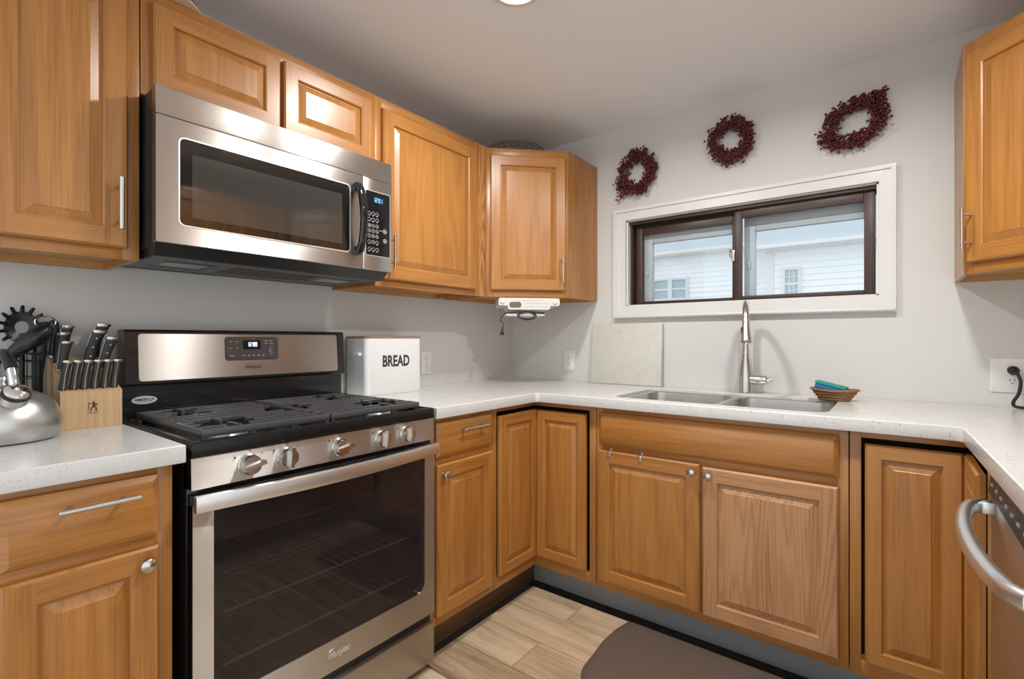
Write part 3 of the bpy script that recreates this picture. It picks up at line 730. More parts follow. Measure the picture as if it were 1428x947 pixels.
for i, x in enumerate((1.006, 1.143)):
    mb = MB(Matrix.Translation((-x, 0.64, -0.70)))
    mb.box(x-0.006, x+0.006, -0.6365, -0.6355, 0.680, 0.7025, 0.0003); mb.box(x-0.006, x+0.006, -0.6365, -0.616, 0.7016, 0.7026, 0.0003); mb.box(x-0.005, x+0.005, -0.617, -0.6155, 0.7016, 0.709, 0.0003)
    mb.box(x-0.006, x+0.006, -0.6395, -0.6365, 0.680, 0.684, 0.0005)
    solo('door_hook', mb, M['nickel'], ('small metal hook over the sink door, nearer its left hinge side', 'small metal hook over the sink door, nearer its knob')[i], 'hook', (x, -0.64, 0.70), group='hooks over the sink door')

# ------------------------------------------------------------------ worktops
def slab(name, outer, holes, label, r=0.004):
    cu = bpy.data.curves.new(name, 'CURVE'); cu.dimensions = '2D'; cu.fill_mode = 'BOTH'
    th = ZC-ZU; cu.extrude = th/2-0.003; cu.bevel_depth = 0.003; cu.bevel_resolution = 2; cu.offset = -0.003
    for pts in [outer]+holes:
        s = cu.splines.new('POLY'); s.points.add(len(pts)-1); s.use_cyclic_u = True
        for p, q in zip(s.points, pts): p.co = (q[0], q[1], 0, 1)
    o = bpy.data.objects.new(name, cu); COL.objects.link(o); bpy.context.view_layer.update()
    me = bpy.data.meshes.new_from_object(o.evaluated_get(bpy.context.evaluated_depsgraph_get()))
    bpy.data.objects.remove(o); bpy.data.curves.remove(cu)
    me.materials.clear(); me.materials.append(M['quartz'])
    me.set_sharp_from_angle(angle=math.radians(35))
    ob = bpy.data.objects.new(name, me); COL.objects.link(ob); ob.location = (0, 0, (ZC+ZU)/2)
    ob['label'] = label; ob['category'] = 'worktop'; return ob
hx0, hx1, hy0, hy1 = 0.988, 1.776, -0.575, -0.122
hole = rrect(hx0, hx1, hy0, hy1, 0.06)
CF = 0.652
slab('worktop', [(0.003, -1.270), (CF, -1.270), (CF, -CF-0.012), (CF+0.012, -CF), (2.094, -CF), (2.106, -CF-0.012), (2.1285, -1.575), (W-0.003, -1.575), (W-0.003, -0.003), (0.003, -0.003)], [hole],
     'white speckled quartz worktop running around the corner with the sink')
slab('worktop', [(0.003, -2.405), (CF-0.008, -2.405), (CF-0.008, -2.049), (0.003, -2.049)], [], 'short white speckled quartz worktop left of the range under the kettle')

# leaning quartz sample
mb = MB(Matrix.Rotation(math.radians(-4), 4, 'X')); mb.box(-0.203, 0.203, -0.010, 0.010, 0, 0.327, 0.002)
solo('quartz_slab', mb, M['quartz_b'], 'square white speckled quartz slab leaning on the wall below the window', 'slab', (0.795, -0.036, ZC+0.0008), math.radians(0))

# ------------------------------------------------------------------ sink and faucet
r = root('kitchen_sink', 'stainless steel double bowl sink set under the worktop below the window', 'sink', (1.38, -0.35, ZU-0.2))
def rr3(x0, x1, y0, y1, rad, z): return [(x, y, z) for x, y in rrect(x0, x1, y0, y1, rad)]
Tn = Matrix.Translation((-1.38, 0.35, 0))
for nm, x0, x1 in (('a', 1.004, 1.385), ('b', 1.413, 1.760)):
    mb = MB(Tn); y0, y1 = -0.560, -0.138
    rings = [rr3(x0-0.004, x1+0.004, y0-0.004, y1+0.004, 0.058, ZC-0.012), rr3(x0, x1, y0, y1, 0.055, ZC-0.016), rr3(x0+0.006, x1-0.006, y0+0.006, y1-0.006, 0.055, 0.80), rr3(x0+0.012, x1-0.012, y0+0.012, y1-0.012, 0.055, 0.745),
             rr3(x0+0.022, x1-0.022, y0+0.022, y1-0.022, 0.05, 0.726), rr3(x0+0.045, x1-0.045, y0+0.045, y1-0.045, 0.04, 0.718)]
    mb.loft([q[::-1] for q in rings], cap0=False)
    o = part('sink_bowl', mb, M['sinksteel'], r)
    cx, cy = (x0+x1)/2, (y0+y1)/2+0.06
    d = MB(Tn); d.lathe([(0.055, 0.7185), (0.055, 0.722), (0.045, 0.722), (0.038, 0.7195), (0.02, 0.7195)], (cx, cy, 0), (0, 0, 1), 24); part('drain', d, M['nickel'], o)
# flange around the bowls
def flange_grid():
    mb = MB(Tn); z0, z1 = ZC-0.022, ZC-0.012
    outer = rrect(hx0+0.0006, hx1-0.0006, hy0+0.0006, hy1-0.0006, 0.058)
    return mb, outer, z1
cu = bpy.data.curves.new('flange', 'CURVE'); cu.dimensions = '2D'; cu.fill_mode = 'BOTH'; cu.extrude = 0.0012
for pts in (rrect(hx0+0.001, hx1-0.001, hy0+0.001, hy1-0.001, 0.058), rrect(1.000, 1.389, -0.564, -0.134, 0.058), rrect(1.409, 1.764, -0.564, -0.134, 0.058)):
    s = cu.splines.new('POLY'); s.points.add(len(pts)-1); s.use_cyclic_u = True
    for p, q in zip(s.points, pts): p.co = (q[0], q[1], 0, 1)
o = bpy.data.objects.new('flange', cu); COL.objects.link(o); bpy.context.view_layer.update()
me = o.evaluated_get(bpy.context.evaluated_depsgraph_get()).to_mesh()
mb = MB(Tn); mb.add([(v.co.x, v.co.y, v.co.z+ZC-0.0125) for v in me.vertices], [list(p.vertices) for p in me.polygons])
bpy.data.objects.remove(o); bpy.data.curves.remove(cu)
part('sink_rim', mb, M['sinksteel'], r)

FX, FY = 1.412, -0.078
r = root('kitchen_faucet', 'brushed nickel pull-down faucet standing behind the sink', 'faucet', (FX, FY, ZC))
mb = MB(); z = ZC
mb.lathe([(0.032, z), (0.0325, z+0.004), (0.0315, z+0.012), (0.0305, z+0.045), (0.028, z+0.10), (0.0215, z+0.14), (0.0165, z+0.165), (0.0155, z+0.18), (0.0155, z+0.20)], (0, 0, 0), (0, 0, 1), 28)
part('faucet_body', mb, M['nickel'], r)
dx, dy = 0.22, -0.975
def arc(R, zc, a0, a1, n):
    return [(dx*(R-R*math.cos(a)), dy*(R-R*math.cos(a)), zc+R*math.sin(a)) for a in [a0+(a1-a0)*i/n for i in range(n+1)]]
R = 0.098; zt = 1.225
path = [(0, 0, z+0.19), (0, 0, z+0.25)]+arc(R, zt, 0, PI*0.93, 22)
mb = MB(); mb.tube(path, 0.0135, 16); part('spout', mb, M['nickel'], r)
e = Vector(path[-1]); t = (e-Vector(path[-2])).normalized(); t = (t+Vector((0.05, -0.10, 0))).normalized()
mb = MB(); mb.lathe([(0.0145, -0.004), (0.0150, 0.0), (0.0150, 0.004), (0.0142, 0.005), (0.0148, 0.03), (0.018, 0.065), (0.0215, 0.092), (0.0225, 0.098), (0.0195, 0.099), (0.018, 0.094)], e, t, 24)
hd = part('spray_head', mb, M['nickel'], r)
b = e+t*0.05; mb = MB(); mb.box(b.x-0.019, b.x-0.0135, b.y-0.008, b.y+0.008, b.z-0.018, b.z+0.018, 0.003); part('spray_button', mb, M['blackm'], hd)
mb = MB(); zl = 0.984
mb.lathe([(0.020, 0.015), (0.0215, 0.03), (0.0215, 0.052), (0.0205, 0.053), (0.0215, 0.054), (0.0215, 0.080), (0.018, 0.088), (0.010, 0.090)], (0, 0, zl), (1, -0.05, 0), 22)
mb.tube([(0.084, -0.004, zl), (0.098, -0.004, zl+0.002), (0.108, -0.004, zl+0.004)], [0.012, 0.011, 0.008], 12)
part('faucet_lever', mb, M['nickel'], r)

# ------------------------------------------------------------------ gas range (frame: x along the wall, y = minus distance from the wall)
RY = (YR+YL)/2; RH = 0.3795
r = root('gas_range', 'stainless steel and black freestanding gas range with five burners', 'stove', (0, RY, 0), LEFT)
def X(y): return y-RY
mb = MB()
mb.box(-RH, -RH+0.035, -0.618, -0.03, 0.03, 0.895, 0.002); mb.box(RH-0.035, RH, -0.618, -0.03, 0.03, 0.895, 0.002)
mb.box(-RH+0.035, RH-0.035, -0.07, -0.03, 0.03, 0.895); mb.box(-RH+0.035, RH-0.035, -0.618, -0.07, 0.03, 0.215); mb.box(-RH+0.035, RH-0.035, -0.618, -0.07, 0.775, 0.895)
for sx in (-1, 1):
    for y in (-0.56, -0.09): mb.cyl((sx*0.32, y, 0.0), (sx*0.32, y, 0.03), 0.018, 12)
part('range_body', mb, M['black'], r)
mb = MB(); i = RH-0.0352
mb.box(-i, -i+0.004, -0.612, -0.0705, 0.216, 0.774); mb.box(i-0.004, i, -0.612, -0.0705, 0.216, 0.774); mb.box(-i+.004, i-.004, -0.0765, -0.0705, 0.216, 0.774)
mb.box(-i+.004, i-.004, -0.612, -0.0765, 0.216, 0.222); mb.box(-i+.004, i-.004, -0.612, -0.0765, 0.768, 0.774)
part('oven_liner', mb, M['ovenin'], r)
for z in (0.335, 0.470):
    mb = MB(); a = RH-0.045
    mb.tube([(-a, -0.59, z), (a, -0.59, z), (a, -0.09, z), (-a, -0.09, z)], 0.0042, 8, closed=True)
    for k in range(22): x = -a+2*a*(k+1)/23; mb.cyl((x, -0.59, z), (x, -0.09, z), 0.0018, 6)
    mb.cyl((-a, -0.35, z-0.004), (a, -0.35, z-0.004), 0.003, 8)
    part('oven_rack', mb, M['rack'], r)
# cooktop: shallow well with raised rim
mb = MB(); z0, z1 = 0.888, 0.924
outer = [(-RH-0.0, -0.648), (RH+0.0, -0.648), (RH+0.0, -0.07), (-RH-0.0, -0.07)]
mb.box(-RH, RH, -0.648, -0.07, z0, 0.905)
mb.box(-RH, RH, -0.650, -0.628, z0, z1, 0.005); mb.box(-RH, -RH+0.022, -0.628, -0.07, 0.905, z1, 0.004); mb.box(RH-0.022, RH, -0.628, -0.07, 0.905, z1, 0.004); mb.box(-RH+0.022, RH-0.022, -0.10, -0.07, 0.905, z1, 0.004)
part('cooktop', mb, simple('cooktop_enamel', (0.008, 0.008, 0.008), 0.30, spec=0.3), r)
BUR = [(-0.245, -0.215, 0.040), (-0.245, -0.490, 0.046), (0.0, -0.350, 0.042), (0.245, -0.215, 0.036), (0.245, -0.490, 0.050)]
for bx, by, br in BUR:
    mb = MB(); mb.lathe([(br*1.25, 0.905), (br*1.25, 0.909), (br, 0.912), (br*0.98, 0.921), (br*0.7, 0.922)], (bx, by, 0), (0, 0, 1), 28); o = part('burner', mb, M['alu'], r)
    mb = MB(); mb.lathe([(br*0.86, 0.922), (br*0.9, 0.925), (br*0.86, 0.929), (br*0.5, 0.930)], (bx, by, 0), (0, 0, 1), 28); part('burner_cap', mb, M['iron'], o)
# two continuous cast iron grates
GZ0, GZ1 = 0.932, 0.945
def grate(x0, x1, y0, y1):
    mb = MB(); t = 0.011
    mb.box(x0, x1, y0, y0+t, GZ0-0.006, GZ1, 0.003); mb.box(x0, x1, y1-t, y1, GZ0-0.006, GZ1, 0.003); mb.box(x0, x0+t, y0+t, y1-t, GZ0-0.006, GZ1, 0.003); mb.box(x1-t, x1, y0+t, y1-t, GZ0-0.006, GZ1, 0.003)
    for lx in (x0+0.008, x1-0.008, x0+(x1-x0)*0.36, x0+(x1-x0)*0.68):
        for ly in (y0+0.008, y1-0.008): mb.box(lx-0.006, lx+0.006, ly-0.006, ly+0.006, 0.9105 if False else 0.906, GZ0, 0.001)
    cen = [(bx, by) for bx, by, _ in BUR]
    n = 10
    for k in range(1, n):
        y = y0+(y1-y0)*k/n; xs = [(x0+t, x1-t)]
        for cx, cy in cen:
            dy = abs(y-cy)
            if dy < 0.075:
                w = 0.030+0.055*(1-dy/0.075) if dy > 0.012 else 0.022
                nx = []
                for a, b in xs:
                    if cx+w <= a or cx-w >= b: nx.append((a, b)); continue
                    if cx-w > a: nx.append((a, cx-w))
                    if cx+w < b: nx.append((cx+w, b))
                xs = nx
        for a, b in xs:
            if b-a > 0.012: mb.box(a, b, y-0.0065, y+0.0065, GZ0, GZ1, 0.002)
    for cx, cy in cen:
        if not (x0 < cx < x1) and not (abs(cx) < 0.01): continue
        for sg in (-1, 1):
            a, b = cy+sg*0.022, cy+sg*0.10
            b = max(y0+t, min(y1-t, b))
            mb.box(max(x0+0.005, cx-0.0045), min(x1-0.005, cx+0.0045), min(a, b), max(a, b), GZ0, GZ1, 0.001)
    return mb
part('grate', grate(-0.345, -0.002, -0.612, -0.112), M['iron'], r); part('grate', grate(0.002, 0.345, -0.612, -0.112), M['iron'], r)
# control panel, knobs
PY = -0.645
mb = MB(); mb.loft([[(-RH, PY-0.003, 0.812), (-RH, PY, 0.887), (-RH, -0.60, 0.887), (-RH, -0.60, 0.812)], [(RH, PY-0.003, 0.812), (RH, PY, 0.887), (RH, -0.60, 0.887), (RH, -0.60, 0.812)]])
pan = part('control_panel', mb, M['steel'], r)
for ky in (-1.911, -1.814, -1.654, -1.504, -1.405):
    x = X(ky); mb = MB(); mb.cyl((x-0.032, PY-0.0025, 0.872), (x-0.032, PY-0.0005, 0.872), 0.0022, 10); part('panel_mark', mb, M['markdark'], pan); mb = MB(); mb.cyl((x+0.004, PY-0.002, 0.8845), (x+0.004, PY-0.0005, 0.8845), 0.0014, 8); part('panel_mark', mb, M['markdark'], pan); mb = MB(); mb.cyl((x+0.034, PY-0.0025, 0.872), (x+0.034, PY-0.0005, 0.872), 0.0012, 8); part('panel_mark', mb, M['markdark'], pan)
for ky, ang in ((-1.911, 12), (-1.814, 88), (-1.654, 8), (-1.504, 86), (-1.405, 88)):
    x = X(ky); zk = 0.850; mb = MB()
    mb.lathe([(0.026, 0.0), (0.0265, 0.004), (0.0245, 0.006), (0.0245, 0.022), (0.0225, 0.0265), (0.001, 0.027)], (x, PY-0.0015, zk), (0, -1, 0), 32)
    T = Matrix.Translation((x, PY-0.0285, zk)) @ Matrix.Rotation(-math.radians(ang), 4, 'Y')
    b = MB(T); b.loft([[(-0.024, 0, -0.0065), (0.027, 0, -0.0065), (0.027, 0, 0.0065), (-0.024, 0, 0.0065)], [(-0.024, -0.012, -0.0045), (0.028, -0.014, -0.0045), (0.028, -0.014, 0.0045), (-0.024, -0.012, 0.0045)]])
    mb.add(b.v, b.f)
    part('knob', mb, M['nickel'], r)
# oven door
DZA, DZB = 0.200, 0.797
door_o = None
mb = MB(); yf = -0.652
gx0, gx1, gz0, gz1 = X(-1.993), X(-1.326), 0.290, 0.765
def plate_with_hole(mb, x0, x1, z0, z1, hole, yb, yf):
    cu = bpy.data.curves.new('pl', 'CURVE'); cu.dimensions = '2D'; cu.fill_mode = 'BOTH'; cu.extrude = (yb-yf)/2
    for pts in (rrect(x0, x1, z0, z1, 0.004, 3), hole):
        s = cu.splines.new('POLY'); s.points.add(len(pts)-1); s.use_cyclic_u = True
        for p, q in zip(s.points, pts): p.co = (q[0], q[1], 0, 1)
    o = bpy.data.objects.new('pl', cu); COL.objects.link(o); bpy.context.view_layer.update()
    ev = o.evaluated_get(bpy.context.evaluated_depsgraph_get()); me = ev.to_mesh()
    mb.add([(v.co.x, (yb+yf)/2-v.co.z, v.co.y) for v in me.vertices], [list(p.vertices) for p in me.polygons])
    ev.to_mesh_clear(); bpy.data.objects.remove(o); bpy.data.curves.remove(cu)
hole = [(gx0, gz1), (gx1, gz1)]; hole = [(gx0+0.0, gz1), (gx0, gz0+0.035)]+[(gx0+0.035-0.035*math.cos(a), gz0+0.035-0.035*math.sin(a)) for a in [PI/2*k/6 for k in range(1, 7)]]+[(gx1-0.035+0.035*math.sin(a), gz0+0.035-0.035*math.cos(a)) for a in [PI/2*k/6 for k in range(7)]]+[(gx1, gz1)]
plate_with_hole(mb, -RH+0.001, RH-0.001, DZA, DZB-0.022, hole, -0.618, yf)
door_o = part('oven_door', mb, M['steel'], r)
mb = MB(); mb.box(-RH+0.001, RH-0.001, -0.640, -0.618, DZB-0.0215, DZB, 0.002); part('door_top_strip', mb, M['blackm'], door_o, label='black strip above the door handle')
mb = MB(); mb.prism([(gx0+(x-gx0)*0.999, z) for x, z in hole], yf+0.004, yf+0.009); part('oven_glass', mb, M['ovenglass'], door_o)
mb = MB(); plate_with_hole(mb, gx0-0.001, gx1+0.001, gz0-0.001, gz1, rrect(gx0+0.033, gx1-0.03, gz0+0.028, gz1-0.028, 0.03), -0.6205, -0.6185); part('glass_border', mb, M['blackm'], door_o)
mb = MB(); hp = []
N = 24
ya0, ya1 = X(-2.040), X(-1.284)
rings = []
for k in range(N+1):
    u = k/N; x = ya0+(ya1-ya0)*u; bow = 0.030*math.sin(PI*u); y = -0.672-bow; z = 0.784
    q = rrect(-0.009, 0.009, -0.019, 0.019, 0.003, 2)
    rings.append([(x, y+a, z+b) for a, b in q])
mb.loft(rings)
for x in (ya0+0.035, ya1-0.035): mb.box(x-0.018, x+0.018, -0.672, yf+0.001, 0.772, 0.796, 0.003)
part('door_handle', mb, M['steel_l'], door_o, label='wide bowed steel handle bar')
mb = MB(); text(mb, 'Whirlpool', X(-1.693), X(-1.622), 0.234, 0.258, yf-0.0002, 0.002, 0.012, 0.25)
tq = [(X(-1.690)+0.062*k/12, yf-0.001, 0.262+0.006*math.sin(PI*k/12)-0.004*k/12) for k in range(13)]; mb.tube(tq, 0.0009, 6)
part('door_emblem', mb, M['chrome'], door_o)
# storage drawer
mb = MB(); mb.box(-RH+0.001, RH-0.001, -0.652, -0.618, 0.028, 0.165, 0.004); part('storage_drawer', mb, M['steel'], r)
mb = MB(); mb.box(-RH+0.004, RH-0.004, -0.632, -0.6181, 0.166, 0.199, 0.001); part('drawer_recess', mb, M['blackm'], r)
# backguard
mb = MB()
mb.loft([[(-RH+0.002, -0.095, 0.9245), (-RH+0.002, -0.095, 1.022), (-RH+0.002, -0.028, 1.022), (-RH+0.002, -0.028, 0.9245)], [(RH-0.012, -0.095, 0.9245), (RH-0.012, -0.095, 1.022), (RH-0.012, -0.028, 1.022), (RH-0.012, -0.028, 0.9245)]])
prof = [(-0.106, 1.024), (-0.110, 1.030), (-0.098, 1.190), (-0.090, 1.197), (-0.030, 1.197), (-0.028, 1.024)]
mb.loft([[(-RH+0.012, y, z) for y, z in prof], [(RH-0.004, y, z) for y, z in prof]])
bgd = part('backguard', mb, M['black'], r)
def tilt(dz=0.0):       # plane of the sloped panel
    return Matrix.Translation((0, -0.1105, 1.030)) @ Matrix.Rotation(-math.atan2(0.012, 0.160), 4, 'X') @ Matrix.Translation((0, 0, -1.030))
TT = tilt()
mb = MB(TT); pts = rrect(X(-1.994), X(-1.318), 1.037, 1.184, 0.010); mb.prism(pts, -0.002, 0.0012); part('steel_panel', mb, M['steel'], bgd)
mb = MB(TT); mb.prism(rrect(X(-1.747), X(-1.566), 1.094, 1.173, 0.010), -0.0036, -0.0018, 0)
mb.prism(rrect(X(-1.749), X(-1.564), 1.092, 1.175, 0.011), -0.0022, -0.0016, 1)
part('touch_panel', mb, [M['greypanel'], M['blackm']], bgd)
mb = MB(TT); mb.box(X(-1.690), X(-1.628), -0.0044, -0.0034, 1.131, 1.163); part('clock_window', mb, M['lcd'], bgd)
mb = MB(TT); digits(mb, '12:00', X(-1.676), X(-1.640), 1.141, 1.156, -0.0046, 0.0014); part('clock_digits', mb, M['led_w'], bgd, label='glowing digits 12:00')
mb = MB(TT)
for x in (-1.735, -1.714):
    for z in (1.157, 1.134): mb.box(X(x), X(x)+0.010, -0.0042, -0.0034, z, z+0.0022)
mb.box(X(-1.735), X(-1.719), -0.0042, -0.0034, 1.108, 1.1105)
for k in range(5): mb.box(X(-1.690)+k*0.0165, X(-1.690)+k*0.0165+0.0075, -0.0042, -0.0034, 1.107, 1.111)
for x, z in ((-1.614, 1.160), (-1.598, 1.160), (-1.614, 1.150), (-1.594, 1.150), (-1.60, 1.122)): mb.box(X(x), X(x)+0.011, -0.0042, -0.0034, z, z+0.003)
for z in (1.133, 1.113):
    x = X(-1.592); mb.box(x-0.005, x+0.005, -0.0042, -0.0034, z-0.004, z-0.003); mb.box(x-0.005, x+0.005, -0.0042, -0.0034, z+0.003, z+0.004); mb.box(x-0.005, x-0.004, -0.0042, -0.0034, z-0.003, z+0.003); mb.box(x+0.004, x+0.005, -0.0042, -0.0034, z-0.003, z+0.003)
part('panel_printing', mb, M['mark'], bgd, label='small grey key legends')
mb = MB(TT); text(mb, 'Whirlpool', X(-1.683), X(-1.628), 1.057, 1.075, -0.0022, 0.0006, 0.008, 0.25)
mb.tube([(X(-1.682)+0.030*k/10, -0.0024, 1.0765+0.002*math.sin(PI*k/10)) for k in range(11)], 0.0005, 6)
part('lettering', mb, M['markdark'], bgd)
mb = MB(); cx, cz = X(-1.976), 0.978; mb.prism([(cx+0.033*math.cos(2*PI*k/32), cz+0.0125*math.sin(2*PI*k/32)) for k in range(32)], -0.0958, -0.0951)
st = part('oval_sticker', mb, M['plate'], bgd)
mb = MB(); text(mb, 'AMERICA', cx-0.026, cx+0.026, cz-0.003, cz+0.006, -0.0959, 0.0005, 0.02)
mb.box(cx-0.020, cx+0.020, -0.0963, -0.0957, cz-0.0065, cz-0.0055)
part('lettering', mb, M['markdark'], bgd)

# ------------------------------------------------------------------ microwave
r = left_root('over_range_microwave', 'stainless steel microwave with black handle mounted above the range', 'microwave', RY, 1.392)
MZ0, MZ1 = 1.425, 1.8395; ax, bx_ = X(-2.0395), X(-1.2795)
mb = MB(); mb.box(ax+0.003, bx_-0.003, -0.385, -0.004, 1.418, MZ1-0.001, 0.002)
mb.loft([[(ax+0.010, -0.366, 1.394), (ax+0.004, -0.396, 1.4245), (ax+0.004, -0.02, 1.4245), (ax+0.010, -0.02, 1.394)], [(bx_-0.010, -0.366, 1.394), (bx_-0.004, -0.396, 1.4245), (bx_-0.004, -0.02, 1.4245), (bx_-0.010, -0.02, 1.394)]])
body = part('microwave_case', mb, M['blackm'], r)
M['mwunder'] = simple('charcoal_underside', (0.10, 0.105, 0.11), 0.4)
mb = MB(); mb.box(ax+0.014, bx_-0.014, -0.360, -0.03, 1.3925, 1.3945)
part('underside_panel', mb, M['mwunder'], body)
for x0 in (ax+0.075, bx_-0.185):
    mb = MB(); mb.box(x0, x0+0.11, -0.25, -0.17, 1.3912, 1.393, 0.0005); part('lamp_lens', mb, M['radiog'], body)
mb = MB()
for x0 in (ax+0.06, bx_-0.20):
    mb.box(x0, x0+0.14, -0.29, -0.262, 1.3915, 1.393); mb.box(x0, x0+0.14, -0.15, -0.13, 1.3915, 1.393); mb.box(x0+0.13, x0+0.145, -0.262, -0.15, 1.3915, 1.393)
mb.box(ax+0.02, bx_-0.02, -0.06, -0.035, 1.3915, 1.393)
part('vent_slot', mb, M['blackm'], body)
M['grille'] = simple('tan_metal_grille', (0.22, 0.17, 0.12), 0.45, metal=0.8)
mb = MB(); x0, x1 = ax+0.25, bx_-0.22; mb.box(x0, x1, -0.30, -0.12, 1.3918, 1.393)
for k in range(40): x = x0+(x1-x0)*k/40; mb.box(x, x+0.003, -0.298, -0.122, 1.3905, 1.3918)
part('grease_filter', mb, M['grille'], body)
# front: vent band, door, control side
mb = MB(); mb.loft([[(ax, -0.385, 1.7645), (ax, -0.410, 1.7645), (ax, -0.412, 1.768), (ax, -0.409, MZ1-0.003), (ax, -0.405, MZ1), (ax, -0.385, MZ1)], [(bx_, -0.385, 1.7645), (bx_, -0.410, 1.7645), (bx_, -0.412, 1.768), (bx_, -0.409, MZ1-0.003), (bx_, -0.405, MZ1), (bx_, -0.385, MZ1)]])
part('vent_band', mb, M['steel'], r)
sx = X(-1.408)
wx0, wx1, wz0, wz1 = X(-1.985), X(-1.463), 1.478, 1.713
mb = MB(); plate_with_hole(mb, ax, sx-0.001, MZ0, 1.761, rrect(wx0, wx1, wz0, wz1, 0.014), -0.3855, -0.412)
dr_ = part('microwave_door', mb, M['steel'], r)
mb = MB(); rings = []
a = rrect(wx0-0.0035, wx1+0.0035, wz0-0.0035, wz1+0.0035, 0.017); b = rrect(wx0, wx1, wz0, wz1, 0.014)
mb.loft([[(x, -0.4118, z) for x, z in a], [(x, -0.4136, z) for x, z in a], [(x, -0.4136, z) for x, z in b], [(x, -0.409, z) for x, z in b]], cap0=False, cap1=False); part('window_trim', mb, M['brightrim'], dr_)
mb = MB(); mb.prism(b, -0.4108, -0.400); part('window_glass', mb, M['mwglass'], dr_)
mb = MB(); mb.prism(rrect(X(-1.955), X(-1.492), 1.502, 1.676, 0.004), -0.4112, -0.4107); part('window_screen', mb, M['mwscreen'], dr_)
# bowed black handle
mb = MB(); hx = X(-1.437); rings = []
for k in range(21):
    u = k/20; z = 1.470+0.255*u; out = 0.012+0.036*math.sin(PI*u)**0.6
    q = rrect(-0.0135, 0.0135, -0.010, 0.010, 0.007, 3)
    rings.append([(hx+p, -0.412-out+s, z) for p, s in q])
mb.loft(rings); mb.box(hx-0.0135, hx+0.0135, -0.428, -0.4115, 1.470, 1.498, 0.003); mb.box(hx-0.0135, hx+0.0135, -0.428, -0.4115, 1.697, 1.725, 0.003)
part('door_handle', mb, M['blackgloss'], dr_, label='glossy black bowed handle')
mb = MB(); mb.box(sx+0.001, bx_, -0.412, -0.3855, MZ0, 1.761, 0.002); cs = part('control_panel', mb, M['steel'], r)
px0, px1, pz0, pz1 = X(-1.3955), X(-1.2885), 1.478, 1.715
mb = MB(); a = rrect(px0-0.002, px1+0.002, pz0-0.002, pz1+0.002, 0.006); b = rrect(px0, px1, pz0, pz1, 0.005)
mb.loft([[(x, -0.4118, z) for x, z in a], [(x, -0.4130, z) for x, z in a], [(x, -0.4130, z) for x, z in b], [(x, -0.412, z) for x, z in b]], cap0=False, cap1=False); part('panel_trim', mb, M['brightrim'], cs)
mb = MB(); mb.prism(b, -0.4126, -0.4115); part('keypad', mb, M['blackgloss'], cs)
mb = MB(); digits(mb, '12:01', X(-1.364), X(-1.322), 1.677, 1.694, -0.4128, 0.0015); part('clock_digits', mb, M['led_b'], cs, label='glowing blue digits 12:01')
mb = MB()
def ring2(cx, cz, rr, w=0.0008):
    n = 14; a = [(cx+rr*math.cos(2*PI*k/n), -0.4129, cz+rr*math.sin(2*PI*k/n)) for k in range(n)]; mb.tube(a, w, 5, closed=True)
cxs = [X(-1.381), X(-1.364), X(-1.347)]
zs = [1.632, 1.610, 1.587, 1.568, 1.549, 1.527, 1.500]
for ri, z in enumerate(zs):
    for ci, x in enumerate(cxs):
        ring2(x, z, 0.0062)
        if ri in (2, 3, 4): text(mb, str((ri-2)*3+ci+1), x-0.0018, x+0.0018, z-0.003, z+0.003, -0.4127, 0.0004)
        elif ri == 5 and ci == 1: text(mb, '0', x-0.0018, x+0.0018, z-0.003, z+0.003, -0.4127, 0.0004)
        else: mb.box(x-0.0035, x+0.0035, -0.4130, -0.4126, z-0.0088, z-0.0074)
for x, z in ((X(-1.312), 1.574), (X(-1.3115), 1.538)): ring2(x, z, 0.0075, 0.0012); mb.box(x-0.003, x+0.003, -0.4130, -0.4126, z-0.003, z+0.003)
text(mb, 'START', X(-1.336), X(-1.320), 1.572, 1.576, -0.4127, 0.0004)
part('key_printing', mb, M['mark'], cs)

# ------------------------------------------------------------------ dishwasher
DY = -1.238
r = root('dishwasher', 'stainless steel dishwasher with bowed handle under the right worktop', 'dishwasher', (W, DY, 0), RIGHT)
mb = MB(); mb.box(-0.300, 0.300, -0.585, -0.01, 0.10, 0.874, 0.003); mb.box(-0.29, 0.29, -0.53, -0.02, 0, 0.10); part('dishwasher_tub', mb, M['blackm'], r)
mb = MB(); mb.box(-0.302, 0.302, -0.613, -0.586, 0.12, 0.815, 0.006); dd = part('door_panel', mb, M['steel'], r)
mb = MB(); mb.loft([[(-0.302, -0.586, 0.817), (-0.302, -0.618, 0.817), (-0.302, -0.612, 0.868), (-0.302, -0.586, 0.872)], [(0.302, -0.586, 0.817), (0.302, -0.618, 0.817), (0.302, -0.612, 0.868), (0.302, -0.586, 0.872)]]); part('control_strip', mb, M['blackm'], r)
for k in range(9):
    x = -0.27+k*0.06; mb = MB(); mb.box(x, x+0.018, -0.6180, -0.6145, 0.838, 0.843); part('button', mb, M['radiog'], r)
mb = MB(); rings = []
for k in range(25):
    u = k/24; x = -0.265+0.53*u; out = 0.018+0.050*math.sin(PI*u)**0.45
    q = rrect(-0.013, 0.013, -0.016, 0.016, 0.011, 4); rings.append([(x, -0.613-out+a, 0.792+b) for a, b in q])
mb.loft(rings)
for x in (-0.255, 0.255): mb.box(x-0.014, x+0.014, -0.635, -0.612, 0.778, 0.806, 0.004)
part('door_handle', mb, M['steel_l'], dd, label='thick bowed steel handle bar')
# end panel carrying the worktop beyond the dishwasher
mb = MB(); mb.box(-0.010, 0.010, -0.61, -0.004, 0, ZU-0.001, 0.001)
solo('end_panel', mb, M['oakV'], 'upright oak end panel on the far side of the dishwasher', 'panel', (W, -1.556, 0), RIGHT)

